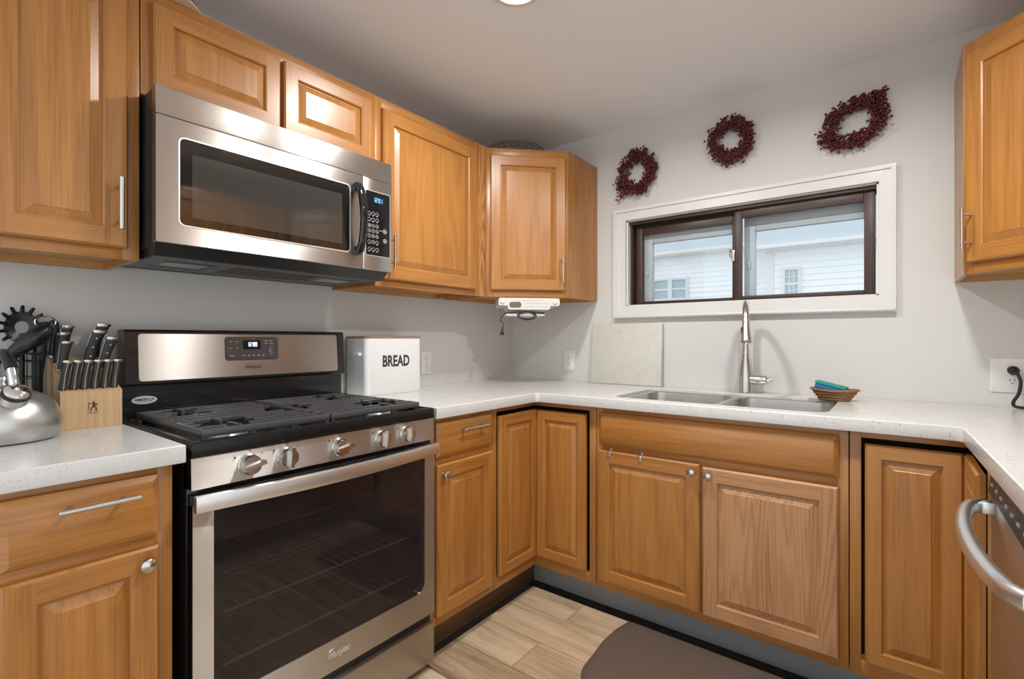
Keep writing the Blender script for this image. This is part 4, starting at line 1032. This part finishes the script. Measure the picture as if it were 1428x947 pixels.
# ------------------------------------------------------------------ wall outlets
def outlet(label, loc, rz, w=0.072, h_=0.118, plug=False):
    r = root('wall_outlet', label, 'outlet', loc, rz); ZOFF[r.name] = 0.0
    mb = MB(); mb.loft([[(x, -0.0005, z) for x, z in rrect(-w/2, w/2, -h_/2, h_/2, 0.004, 3)], [(x, -0.004, z) for x, z in rrect(-w/2, w/2, -h_/2, h_/2, 0.004, 3)], [(x, -0.0065, z) for x, z in rrect(-w/2+0.004, w/2-0.004, -h_/2+0.004, h_/2-0.004, 0.004, 3)]])
    p = part('cover_plate', mb, M['plate'], r)
    for zz in (0.0205, -0.0205):
        mb = MB(); mb.loft([[(x, -0.006, z+zz) for x, z in rrect(-0.0165, 0.0165, -0.0145, 0.0145, 0.010, 4)], [(x, -0.0085, z+zz) for x, z in rrect(-0.0165, 0.0165, -0.0145, 0.0145, 0.010, 4)]])
        q = part('receptacle', mb, M['plate'], r)
        mb = MB(); mb.box(-0.0075, -0.0055, -0.0090, -0.0084, zz-0.001, zz+0.008); mb.box(0.0050, 0.0070, -0.0090, -0.0084, zz-0.001, zz+0.007); mb.cyl((0, -0.0090, zz-0.008), (0, -0.0084, zz-0.008), 0.0026, 10)
        part('slot', mb, M['blackm'], q)
    mb = MB(); mb.cyl((0, -0.0075, 0), (0, -0.0062, 0), 0.003, 10)
    part('screw', mb, M['nickel'], r); return r
outlet('white duplex outlet on the left wall beside the bread box', (0, -0.735, 1.045), LEFT)
outlet('white duplex outlet on the back wall left of the leaning slab', (0.421, 0, 1.043), BACK)
outlet('white wide outlet with a black cord plugged in', (2.292, 0, 1.036), BACK, 0.116, 0.124)
mb = MB(); o0 = (2.292, -0.0, 1.057)
def rel(p, c): return (p[0]-c[0], p[1]-c[1], p[2]-c[2])
c0 = (2.292, -0.02, ZC)
mb.lathe([(0.013, 0.0), (0.0155, 0.003), (0.0155, 0.018), (0.011, 0.024), (0.006, 0.034)], rel((2.292, -0.0092, 1.0565), c0), (0.1, -1, -0.15), 14)
P = [(2.296, -0.045, 1.050), (2.300, -0.060, 1.040), (2.305, -0.066, 1.015), (2.300, -0.064, 0.975), (2.288, -0.060, 0.948), (2.290, -0.060, 0.932), (2.310, -0.066, 0.928), (2.36, -0.08, 0.9275), (2.45, -0.11, 0.9275), (2.55, -0.13, 0.9275)]
def smooth(P, n=6):
    out = []; P = [Vector(p) for p in P]
    for i in range(len(P)-1):
        a, b, c, d = P[max(i-1, 0)], P[i], P[i+1], P[min(i+2, len(P)-1)]
        for k in range(n):
            t = k/n; out.append(0.5*((2*b)+(c-a)*t+(2*a-5*b+4*c-d)*t*t+(3*b-a-3*c+d)*t**3))
    out.append(P[-1]); return [tuple(p) for p in out]
mb.tube([rel(p, c0) for p in smooth(P)], 0.0052, 10)
solo('power_cord', mb, M['rubber'], 'black power cord plugged into the outlet and trailing along the worktop', 'cord', c0)

# ------------------------------------------------------------------ bread box
r = root('bread_box', 'white enamel bread box marked BREAD on the worktop right of the range', 'bread box', (0.0, -1.0645, ZC+0.0005), LEFT)
bw, bz1 = 0.155, 1.180
mb = MB()
def rb(o, z): return [(x, y, z) for x, y in rrect(-bw+o, bw-o, -0.166+o, -0.010-o, 0.022-o*0.5)]
mb.loft([rb(0.003, ZC+0.0005), rb(0.0, ZC+0.005), rb(0.0, 1.170)]); part('bread_box_body', mb, M['enamel'], r)
mb = MB(); mb.loft([rb(0.0, 1.1705), rb(-0.002, 1.172), rb(-0.002, bz1-0.003), rb(0.002, bz1), rb(0.02, bz1+0.001)]); part('lid', mb, simple('lid_brown', (0.30, 0.215, 0.16), 0.5), r, label='thin brown lid')
mb = MB(); mb.box(-bw-0.016, -bw-0.008, -0.135, -0.065, 1.095, 1.110, 0.003); mb.box(-bw-0.009, -bw+0.001, -0.133, -0.125, 1.097, 1.108); mb.box(-bw-0.009, -bw+0.001, -0.075, -0.067, 1.097, 1.108); part('handle', mb, M['enamel'], r)
mb = MB(); text(mb, 'BREAD', -1.0645+1.0645-0.070+0.000, 0.079, 1.045, 1.096, -0.1664, 0.0006, 0.03)
part('lettering', mb, M['markdark'], r, label='black capitals reading BREAD')

# ------------------------------------------------------------------ under-cabinet radio
r = root('under_cabinet_radio', 'white radio hung under the left corner wall cabinet with its cord wound around', 'radio', (0.4575, -0.4575, 1.285), PI/4)
zt = ZB-0.001
mb = MB(); mb.loft([[(x, 0.012, z) for x, z in rrect(-0.150, 0.166, 1.337, zt, 0.012)], [(x, 0.004, z) for x, z in rrect(-0.152, 0.168, 1.335, zt, 0.012)], [(x, 0.20, z) for x, z in rrect(-0.150, 0.166, 1.337, zt, 0.012)]][::1])
mb.loft([[(x, -0.004, z) for x, z in rrect(-0.104, 0.116, 1.318, 1.370, 0.014)], [(x, 0.19, z) for x, z in rrect(-0.104, 0.116, 1.318, 1.370, 0.014)]])
mb.loft([[(x, 0.0, z) for x, z in rrect(-0.150, 0.166, 1.338, zt-0.002, 0.012)], [(x, 0.10, z) for x, z in rrect(-0.150, 0.166, 1.338, zt-0.002, 0.012)]])
part('radio_case', mb, M['radiow'], r)
mb = MB(); mb.prism(rrect(-0.096, -0.034, 1.328, 1.357, 0.013), -0.0055, -0.0038); part('display', mb, simple('tan_display', (0.16, 0.125, 0.085), 0.3), r)
mb = MB()
for j in range(2):
    for k in range(11): mb.box(-0.020+k*0.0115, -0.013+k*0.0115, -0.0050, -0.0038, 1.332+j*0.016, 1.335+j*0.016)
mb.box(-0.06, 0.07, -0.0050, -0.0038, 1.3635, 1.3645)
part('button_printing', mb, M['radiog'], r)
for x in (-0.130, 0.140):
    mb = MB(); mb.lathe([(0.012, 0), (0.0115, 0.006), (0.009, 0.008)], (x, 0.0, 1.359), (0, -1, 0), 18); part('dial', mb, M['plate'], r)
mb = MB(); mb.box(-0.024, 0.016, 0.02, 0.05, 1.296, 1.319, 0.003); mb.box(-0.112, 0.088, 0.0, 0.13, 1.2865, 1.2975, 0.004); part('cord_bracket', mb, M['plate'], r)
mb = MB(); L = []
for k in range(60):
    t = k/59*2*PI*3; L.append((-0.006+(0.045+0.006*math.sin(t*0.37))*math.cos(t), 0.0-0.006*math.sin(t*0.5)-0.004, 1.292+(0.020+0.003*math.cos(t*0.7))*math.sin(t)-0.004))
mb.tube(L, 0.0024, 7)
mb.tube(smooth([(-0.115, 0.0, 1.302), (-0.07, -0.004, 1.305), (-0.04, -0.005, 1.308), (0.02, -0.006, 1.306), (0.06, -0.004, 1.303), (0.085, 0.0, 1.301)]), 0.0042, 8)
mb.tube(smooth([(-0.115, 0.0, 1.302), (-0.13, 0.0, 1.285), (-0.142, 0.01, 1.262), (-0.132, 0.015, 1.256), (-0.124, 0.012, 1.250), (-0.128, 0.01, 1.225)]), 0.0022, 7)
mb.lathe([(0.003, 0), (0.005, 0.018), (0.009, 0.026), (0.0105, 0.034), (0.0105, 0.040)], (-0.128, 0.01, 1.228), (-0.12, 0, -1), 10)
part('power_cord', mb, M['rubber'], r)

# ------------------------------------------------------------------ berry wreaths
def wreath(label, c, a, b, rot, tube_r, seed, sprigs):
    rnd = random.Random(seed)
    r = root('berry_wreath', label, 'wreath', (c[0], -0.004, c[1]), BACK, 'burgundy berry wreaths above the window'); ZOFF[r.name] = 0
    ca, sa = math.cos(rot), math.sin(rot)
    def E(t, k=1.0): x, z = a*k*math.cos(t), b*k*math.sin(t); return (x*ca-z*sa, x*sa+z*ca)
    mb = MB()
    for q in range(5):
        ph = rnd.random()*6; path = []
        for k in range(40):
            t = 2*PI*k/40; kk = 0.78+0.16*math.sin(3*t+ph)+0.06*(q-2)/2; x, z = E(t, kk); path.append((x, -0.024-0.012*math.cos(3*t+ph), z))
        mb.tube(path, 0.0022, 5, closed=True)
    stems = []; berries = []
    for k in range(290):
        t = rnd.random()*2*PI; k0 = 0.60+0.35*rnd.random(); x0, z0 = E(t, k0); out = 0.10+0.34*rnd.random()
        if rnd.random() < 0.28: out = -0.05-0.12*rnd.random()
        t1 = t+0.28*rnd.random(); x1, z1 = E(t1, k0+out*0.55); y1 = -0.012-0.040*rnd.random()
        stems.append([(x0, -0.024, z0), ((x0+x1)/2, (y1-0.03)/2, (z0+z1)/2), (x1, y1, z1)])
        for j in range(4):
            berries.append((x1+rnd.gauss(0, 0.0065), min(-0.006, y1+rnd.gauss(0, 0.007)), z1+rnd.gauss(0, 0.0065)))
    for ang, ln in sprigs:
        t = math.radians(ang); ct = (math.cos(t), math.sin(t)); base = E(t-rot, 0.9)
        path = [(base[0]+ct[0]*ln*u, -0.022, base[1]+ct[1]*ln*u) for u in (0, 0.5, 1)]; stems.append(path)
        for j in range(24): u = 0.2+0.85*rnd.random(); berries.append((base[0]+ct[0]*ln*u+rnd.gauss(0, 0.007), -0.022+rnd.gauss(0, 0.006), base[1]+ct[1]*ln*u+rnd.gauss(0, 0.007)))
    for s in stems: mb.tube(s, 0.0010, 4)
    part('vine_ring', mb, M['twig'], r)
    mb = MB()
    for p in berries: mb.sphere(p, 0.0046+0.0014*rnd.random(), 6, 4)
    part('berries', mb, M['berry'], r, kind='stuff', ang=80)
wreath('round burgundy berry wreath with a drooping tail, left of the three', (0.862, 2.056), 0.092, 0.106, 0.0, 0.03, 11, [(228, 0.085), (213, 0.06), (196, 0.055)])
wreath('small round burgundy berry wreath in the middle of the three', (1.335, 2.110), 0.090, 0.096, 0.3, 0.03, 12, [(255, 0.03), (30, 0.025)])
wreath('larger oval burgundy berry wreath tilted up to the right, right of the three', (1.822, 2.062), 0.116, 0.086, 0.55, 0.03, 13, [(52, 0.05), (200, 0.03), (150, 0.03)])

# ------------------------------------------------------------------ basket with sponges
bc = (1.762, -0.165, ZC+0.0005)
r = root('small_basket', 'small oval woven basket on the worktop right of the faucet', 'basket', bc, math.radians(-4))
def el(a, b, z, n=28): return [(a*math.cos(2*PI*k/n), b*math.sin(2*PI*k/n), z) for k in range(n)]
z0 = bc[2]
mb = MB(); mb.loft([el(0.052, 0.030, z0), el(0.060, 0.037, z0+0.014), el(0.076, 0.048, z0+0.034), el(0.080, 0.051, z0+0.040), el(0.072, 0.045, z0+0.037), el(0.057, 0.034, z0+0.016), el(0.048, 0.027, z0+0.006)])
for zz, a, b in ((0.007, 0.0565, 0.034), (0.018, 0.0635, 0.040), (0.029, 0.0725, 0.046)): mb.tube(el(a, b, z0+zz), 0.0030, 6, closed=True)
part('woven_bowl', mb, M['wick'], r)
mb = MB(); mb.tube([(x*1.03, y*1.03, z0+0.040+0.005*abs(x)/0.08) for x, y, _ in el(0.080, 0.051, 0)], 0.0042, 8, closed=True); part('rim', mb, M['wick'], r)
Tb = Matrix.Rotation(math.radians(13), 4, 'Y')
mb = MB(Tb); mb.box(-0.055, 0.050, -0.032, 0.028, -0.008, 0.010, 0.004)
solo('sponge', mb, M['blue'], 'blue sponge lying tilted in the small woven basket', 'sponge', (1.752, -0.166, z0+0.046), math.radians(-4))
mb = MB(Tb); mb.box(-0.057, 0.052, -0.034, 0.030, -0.0045, 0.0045, 0.002)
solo('scouring_pad', mb, M['teal'], 'teal scouring pad on top of the blue sponge', 'scouring pad', (1.7555, -0.166, z0+0.0610), math.radians(-4))

# ------------------------------------------------------------------ kettle
kc = (0.243, -2.300)
r = root('tea_kettle', 'brushed steel whistling kettle on the left worktop', 'kettle', (kc[0], kc[1], ZC+0.0005)); z = ZC+0.0005
M['kettle'] = simple('satin_kettle_steel', (0.60, 0.59, 0.575), 0.36, metal=1.0, var=0.02)
mb = MB(); mb.lathe([(0.090, z), (0.097, z+0.003), (0.105, z+0.016), (0.109, z+0.036), (0.106, z+0.062), (0.094, z+0.088), (0.074, z+0.107), (0.052, z+0.119), (0.040, z+0.123)], (0, 0, 0), (0, 0, 1), 48); part('kettle_body', mb, M['kettle'], r)
mb = MB(); mb.lathe([(0.041, z+0.122), (0.041, z+0.127), (0.030, z+0.132), (0.010, z+0.134), (0.006, z+0.140), (0.011, z+0.148), (0.009, z+0.154), (0.001, z+0.156)], (0, 0, 0), (0, 0, 1), 32); part('kettle_lid', mb, M['kettle'], r)
ka = math.radians(8); kd = Vector((math.cos(ka), math.sin(ka), 0))
sp0 = kd*0.066+Vector((0, 0, z+0.085)); sd = (kd*0.62+Vector((0, 0, 0.75))).normalized()
mb = MB(); mb.lathe([(0.026, 0.0), (0.024, 0.018), (0.022, 0.040)], sp0, sd, 24); o = part('spout', mb, M['kettle'], r)
mb = MB(); mb.lathe([(0.0225, 0.037), (0.026, 0.039), (0.026, 0.046), (0.0225, 0.048)], sp0, sd, 24); part('gasket_ring', mb, M['rubber'], o)
mb = MB(); mb.lathe([(0.0235, 0.046), (0.0235, 0.052), (0.018, 0.057), (0.006, 0.059), (0.004, 0.063), (0.001, 0.064)], sp0, sd, 24); part('whistle_cap', mb, M['chrome'], o)
mb = MB(); pth = []
for k in range(17):
    a = PI*(0.08+0.84*k/16); pth.append(tuple(kd*(0.085*math.cos(a))+Vector((0, 0, z+0.098+0.112*math.sin(a)))))
mb.tube(pth[3:], [0.012]*14, 12); h_o = part('handle', mb, M['navy'], r, label='thick black arched handle')
mb = MB(); mb.tube(pth[:4], 0.010, 12); part('handle_ferrule', mb, M['chrome'], h_o)
mb = MB(); mb.tube(pth[-2:]+[tuple(kd*-0.088+Vector((0, 0, z+0.085)))], 0.009, 12); part('handle_ferrule', mb, M['chrome'], h_o)

# ------------------------------------------------------------------ knife block and knives (frame: x along wall, y into wall)
kb = (0.190, -2.121, ZC+0.0005)
r = root('knife_block', 'pale wooden knife block between the kettle and the range', 'knife block', kb, LEFT); z = kb[2]
prof = [(0.0, z), (0.0, z+0.098), (0.055, z+0.120), (0.070, z+0.165), (0.165, z+0.190), (0.175, z+0.185), (0.165, z)]
prof = [(0.0, z), (0.0, z+0.100), (0.046, z+0.118), (0.060, z+0.150), (0.150, z+0.195), (0.178, z+0.190), (0.160, z)]
mb = MB(); mb.prism(prof, -0.066, 0.066, 0, 'yz'); kblock = part('block', mb, M['blockwood'], r)
# emblem: twin figure with a staff, two lines of small lettering below
mb = MB(); e0 = -0.0007; ex, ez = 0.002, z+0.058
def stroke(p, q, w): mb.tube([(ex+p[0], e0, ez+p[1]), (ex+q[0], e0, ez+q[1])], w, 6)
mb.cyl((ex+0.001, e0, ez+0.0135), (ex+0.001, 0.0002, ez+0.0135), 0.0022, 10)
for p, q, w in (((0.001, 0.011), (0.001, 0.002), 0.0022), ((0.001, 0.009), (-0.010, 0.010), 0.0011), ((0.001, 0.009), (0.009, 0.007), 0.0012), ((0.009, 0.007), (0.004, 0.002), 0.0011), ((0.001, 0.002), (0.007, -0.004), 0.0014), ((0.007, -0.004), (0.005, -0.010), 0.0012), ((0.001, 0.002), (-0.005, -0.004), 0.0014), ((-0.005, -0.004), (-0.004, -0.010), 0.0012), ((-0.004, -0.010), (-0.007, -0.010), 0.001), ((0.005, -0.010), (0.009, -0.010), 0.001), ((-0.010, 0.012), (-0.0105, -0.010), 0.0006)): stroke(p, q, w)
mb.box(ex-0.013, ex+0.013, e0, 0.0002, ez-0.0155, ez-0.0150); mb.box(ex-0.010, ex+0.010, e0, 0.0002, ez-0.0180, ez-0.0175)
part('emblem', mb, simple('burnt_brown', (0.06, 0.03, 0.015), 0.6), kblock)

def knife(name, label, base, up, length, th, w, bend, group, rivets=False, cap=1.25):
    """handle grows from base along up; base and up in the block frame (x along the wall, y into the wall)"""
    wb = Vector((kb[0]-base[1], kb[1]+base[0], base[2]))
    o = root(name, label, 'knife', wb, LEFT, group); ZOFF[o.name] = 0
    u = Vector(up).normalized(); s = Vector((1, 0, 0)); s = (s-u*s.dot(u)).normalized(); f = u.cross(s)
    def ring(t, a, b, n=14): return [tuple(u*(t*length)+s*(bend*t*t+a*math.copysign(abs(math.cos(2*PI*k/n))**0.7, math.cos(2*PI*k/n)))+f*(b*math.copysign(abs(math.sin(2*PI*k/n))**0.7, math.sin(2*PI*k/n)))) for k in range(n)]
    def pf(t): return 0.86+0.22*abs(2*t-0.85)**1.6
    mb = MB(); T = [0.02, 0.10, 0.25, 0.4, 0.55, 0.7, 0.85, 0.90]
    mb.loft([ring(t, th*pf(t), w*pf(t)) for t in T]); h = part('handle', mb, M['handle'], o)
    mb = MB(); mb.loft([ring(t, th*k, w*k) for t, k in ((0.895, 1.02), (0.93, cap), (0.985, cap*1.04), (1.0, cap*0.9))]); part('end_cap', mb, M['nickel'], o, label='steel end cap')
    mb = MB()
    if th < w*1.2: mb.loft([ring(t, th*0.13, w*pf(t)*1.04) for t in T])
    else: mb.loft([ring(t, th*pf(t)*1.03, w*0.14) for t in T])
    part('tang', mb, M['nickel'], o)
    mb = MB(); mb.loft([ring(t, 0.0011 if th < w*1.2 else th*0.9, w*0.9 if th < w*1.2 else 0.0011) for t in (-0.03, 0.03)]); part('blade', mb, M['steel_l'], o)
    if rivets:
        for t in (0.22, 0.48, 0.74):
            c = u*(t*length)+s*(bend*t*t); mb = MB(); mb.cyl(tuple(c+f*w*1.05), tuple(c-f*w*1.05), 0.0022, 8); part('rivet', mb, M['nickel'], o)
    return o
M['handle'] = simple('dark_grey_handle', (0.018, 0.018, 0.018), 0.42)
names = ['first', 'second', 'third', 'fourth', 'fifth', 'sixth']
for k in range(6):
    x = -0.058+k*0.0218
    knife('steak_knife', names[k]+' steak knife from the left in the front row of the knife block', (x, 0.018, z+0.1075), (0.10, 0.20, 1), 0.080, 0.0092, 0.0085, 0.006, 'steak knives in the block', cap=1.3)
for nm, x, y, zz, ln in (('chef_knife', -0.048, 0.078, 0.159, 0.080), ('utility_knife', -0.050, 0.108, 0.174, 0.090), ('bread_knife', -0.036, 0.138, 0.189, 0.096)):
    knife(nm, {'chef_knife': 'black handled knife at the left of the block, standing lowest and nearest', 'utility_knife': 'black handled knife at the left of the block, just behind the lowest handle', 'bread_knife': 'black handled knife at the left of the block, tallest and rearmost of its trio'}[nm], (x, y, z+zz), (0.02, 0.05, 1), ln, 0.0120, 0.0095, 0.010, 'large knives at the left of the block', cap=1.2)
for nm, x, y, zz, ln, lab in (('paring_knife', 0.040, 0.078, 0.159, 0.094, 'black handled knife at the right end of the block beside the range'), ('carving_knife', 0.014, 0.106, 0.173, 0.100, 'black handled knife at the right of the block, middle one of its trio'), ('slicing_knife', 0.030, 0.138, 0.189, 0.104, 'black handled knife at the right of the block standing tallest of all')):
    knife(nm, lab, (x, y, z+zz), (0.08, 0.05, 1), ln, 0.0145, 0.0095, 0.020, 'large knives at the right of the block', rivets=True, cap=1.2)
# honing steel with a ring
base = (-0.058, 0.150, z+0.193); wb = (kb[0]-base[1], kb[1]+base[0], base[2])
o = root('honing_steel', 'honing steel with thick black handle and wire ring at the left of the block', 'honing steel', wb, LEFT); ZOFF[o.name] = 0
mb = MB(); mb.lathe([(0.013, 0.004), (0.015, 0.01), (0.0135, 0.03), (0.0125, 0.06), (0.014, 0.085), (0.012, 0.10), (0.006, 0.106)], (0, 0, 0), (0.05, 0.05, 1), 18); part('handle', mb, M['navy'], o)
mb = MB(); mb.cyl((0, 0, -0.02), (0, 0, 0.006), 0.006, 12); part('rod', mb, M['steel_l'], o)
mb = MB(); mb.tube([(0.006+0.0-0.020+0.022*math.cos(2*PI*k/24), 0.005-0.012, 0.100+0.016*math.sin(2*PI*k/24)) for k in range(24)], 0.0016, 6, closed=True); part('hanging_ring', mb, M['chrome'], o)

# ------------------------------------------------------------------ utensil holder and utensils
hc = (0.066, -2.258, ZC+0.0005)
r = root('utensil_holder', 'black wire utensil holder against the wall behind the kettle', 'utensil holder', hc, LEFT); z = hc[2]
mb = MB()
for zz in (0.003, 0.05, 0.095, 0.14, 0.185, 0.205): mb.tube([(x, y, z+zz) for x, y in rrect(-0.052, 0.052, -0.048, 0.048, 0.02)], 0.0016 if zz < 0.2 else 0.0024, 6, closed=True)
for x, y in rrect(-0.052, 0.052, -0.048, 0.048, 0.02, 3)[::1]: mb.cyl((x, y, z+0.003), (x, y, z+0.205), 0.0014, 6)
for k in range(5): x = -0.04+0.02*k; mb.cyl((x, -0.048, z+0.003), (x, 0.048, z+0.003), 0.0014, 6)
part('wire_frame', mb, M['wire'], r)
def utensil(name, label, off, lean, build):
    o = root(name, label, 'utensil', (hc[0]-off[1], hc[1]+off[0], z+0.006), LEFT, 'black utensils in the wire holder'); ZOFF[o.name] = 0
    build(o, Vector(lean).normalized()); return o
def server(o, u):       # pasta server with a toothed round head
    mb = MB(); mb.tube([(0, 0, 0), tuple(u*0.12), tuple(u*0.235)], [0.007, 0.006, 0.007], 8); part('handle', mb, M['navy'], o)
    c = u*0.272; ua = u; sa = Vector((1, 0, 0)); sa = (sa-ua*sa.dot(ua)).normalized(); fa = ua.cross(sa); n = 24
    mb = MB(); rings = []
    def cr(rx, rz, d): return [tuple(c+sa*rx*math.cos(2*PI*k/n)+ua*rz*math.sin(2*PI*k/n)+fa*d) for k in range(n)]
    rings = [cr(0.014, 0.017, -0.004), cr(0.034, 0.042, -0.010), cr(0.036, 0.044, -0.006), cr(0.015, 0.018, 0.002), cr(0.014, 0.017, -0.004)]
    mb.loft(rings, cap0=False, cap1=False)
    for k in range(11):
        a = PI*(-0.22+1.44*k/10); d = sa*math.cos(a)+ua*math.sin(a); p = c+sa*0.034*math.cos(a)+ua*0.042*math.sin(a)-fa*0.008
        mb.tube([tuple(p-d*0.004), tuple(p+d*0.007-fa*0.004), tuple(p+d*0.015-fa*0.012)], [0.0055, 0.0048, 0.004], 8)
    part('server_head', mb, M['navy'], o)
utensil('pasta_server', 'black pasta server with round toothed head rising behind the kettle', (0.020, 0.025), (0.0, 0.05, 1), server)
def turner(o, u):
    mb = MB(); mb.tube([(0, 0, 0), tuple(u*0.12), tuple(u*0.205)], [0.006, 0.006, 0.009], 8); part('shaft', mb, M['navy'], o)
    c = u*0.205; s = Vector((0.98, -0.1, 0.3)).normalized(); v = Vector((0.72, -0.05, 0.70)).normalized()
    mb = MB(); mb.tube([tuple(c-v*0.02), tuple(c+v*0.015), tuple(c+v*0.05), tuple(c+v*0.085), tuple(c+v*0.10)], [0.012, 0.019, 0.023, 0.020, 0.010], 14); part('ladle_bowl', mb, M['navy'], o)
utensil('ladle', 'black ladle leaning right over the knife block from the wire holder', (-0.020, -0.025), (0.08, -0.03, 1), turner)
def spoon(o, u):
    mb = MB(); mb.tube([(0, 0, 0), tuple(u*0.12), tuple(u*0.20), tuple(u*0.245)], [0.009, 0.010, 0.014, 0.011], 10); part('handle', mb, M['navy'], o)
utensil('turner', 'thick black utensil handle standing in the wire holder at its right', (0.036, -0.026), (0.05, 0.0, 1), spoon)

# ------------------------------------------------------------------ things on top of the wall cabinets
r = root('wire_basket', 'dark wire basket on top of the left corner wall cabinet', 'basket', (0.30, -0.36, ZT+0.0005)); z = ZT+0.0005
mb = MB()
for k in range(6): t = k/5; rr = 0.09+0.07*math.sin(t*PI/2); mb.tube([(rr*math.cos(2*PI*j/28), rr*math.sin(2*PI*j/28), z+0.002+0.048*t) for j in range(28)], 0.0014, 5, closed=True)
for j in range(24):
    for sg in (-1, 1):
        mb.tube([((0.09+0.07*math.sin(t*PI/2))*math.cos(2*PI*j/24+sg*0.4*t), (0.09+0.07*math.sin(t*PI/2))*math.sin(2*PI*j/24+sg*0.4*t), z+0.002+0.048*t) for t in (0, 0.25, 0.5, 0.75, 1)], 0.0009, 4)
part('wire_frame', mb, M['wire'], r)
r = root('wooden_bowl', 'brown upturned bowl with pale edge on top of the cabinet above the microwave', 'bowl', (0.205, -2.015, ZT+0.0005)); z = ZT+0.0005
mb = MB(); mb.lathe([(0.150, z+0.004), (0.146, z+0.022), (0.126, z+0.055), (0.090, z+0.082), (0.045, z+0.094)], (0, 0, 0), (0, 0, 1), 36); part('bowl_shell', mb, M['bowl'], r)
mb = MB(); mb.lathe([(0.150, z), (0.154, z+0.002), (0.154, z+0.007), (0.149, z+0.009)], (0, 0, 0), (0, 0, 1), 36); part('bowl_rim', mb, M['cream'], r, label='pale cream rim')

# ------------------------------------------------------------------ floor mat
def mat_outline():
    p = [(1.075, -0.575), (1.072, -0.60)]
    p = [(1.090, -0.572), (1.078, -0.580)]
    p += [(1.062, -0.66), (1.058, -0.76), (1.066, -0.84)]
    for k in range(9): a = PI+PI/2*k/8; p.append((1.20+0.130*math.cos(a), -0.90+0.145*math.sin(a)))
    for k in range(9): a = -PI/2+PI/2*k/8; p.append((1.72+0.130*math.cos(a), -0.90+0.145*math.sin(a)))
    p += [(1.855, -0.76), (1.85, -0.60), (1.83, -0.574)]
    return p
out = mat_outline(); cx = sum(p[0] for p in out)/len(out); cy = sum(p[1] for p in out)/len(out)
def sc(k): return [((x-cx)*k, (y-cy)*k) for x, y in out]
mb = MB(); mb.loft([[(x, y, 0.0005) for x, y in sc(1.0)], [(x, y, 0.004) for x, y in sc(1.0)], [(x, y, 0.013) for x, y in sc(0.965)], [(x, y, 0.0145) for x, y in sc(0.93)]])
solo('kitchen_mat', mb, M['mat'], 'brown cushioned kitchen mat with rounded corners on the floor before the sink', 'mat', (cx, cy-0.03, 0.0))

# ------------------------------------------------------------------ recessed ceiling lights
def downlight(i, x, y, label):
    r = root('recessed_light', label, 'ceiling light', (x, y, H-0.012), 0, 'recessed ceiling lights'); ZOFF[r.name] = 0
    mb = MB(); mb.lathe([(0.072, 0.0115), (0.092, 0.0115), (0.094, 0.008), (0.090, 0.004), (0.074, 0.003), (0.072, 0.006)], (0, 0, 0), (0, 0, 1), 40, cap0=False, cap1=False); part('trim_ring', mb, M['white'], r)
    mb = MB(); mb.lathe([(0.0725, 0.0100), (0.0725, 0.0055), (0.03, 0.0045)], (0, 0, 0), (0, 0, 1), 36); part('lamp_lens', mb, M['lamp'], r)
    ld = bpy.data.lights.new('lamp_glow', 'AREA'); ld.shape = 'DISK'; ld.size = 0.13; ld.energy = LAMP_POWER*LAMP_FACTOR[i]; ld.color = LAMP_COLOR; ld.spread = math.radians(170)
    lo = bpy.data.objects.new('lamp_glow', ld); COL.objects.link(lo); lo.location = (0, 0, -0.002); lo.parent = r
labs = ['recessed ceiling light glowing at the top edge over the range side', 'recessed ceiling light on the right over the dishwasher side', 'recessed ceiling light behind the viewer on the left', 'recessed ceiling light behind the viewer on the right']
for i, (x, y) in enumerate(LAMP_SPOTS): downlight(i, x, y, labs[i])
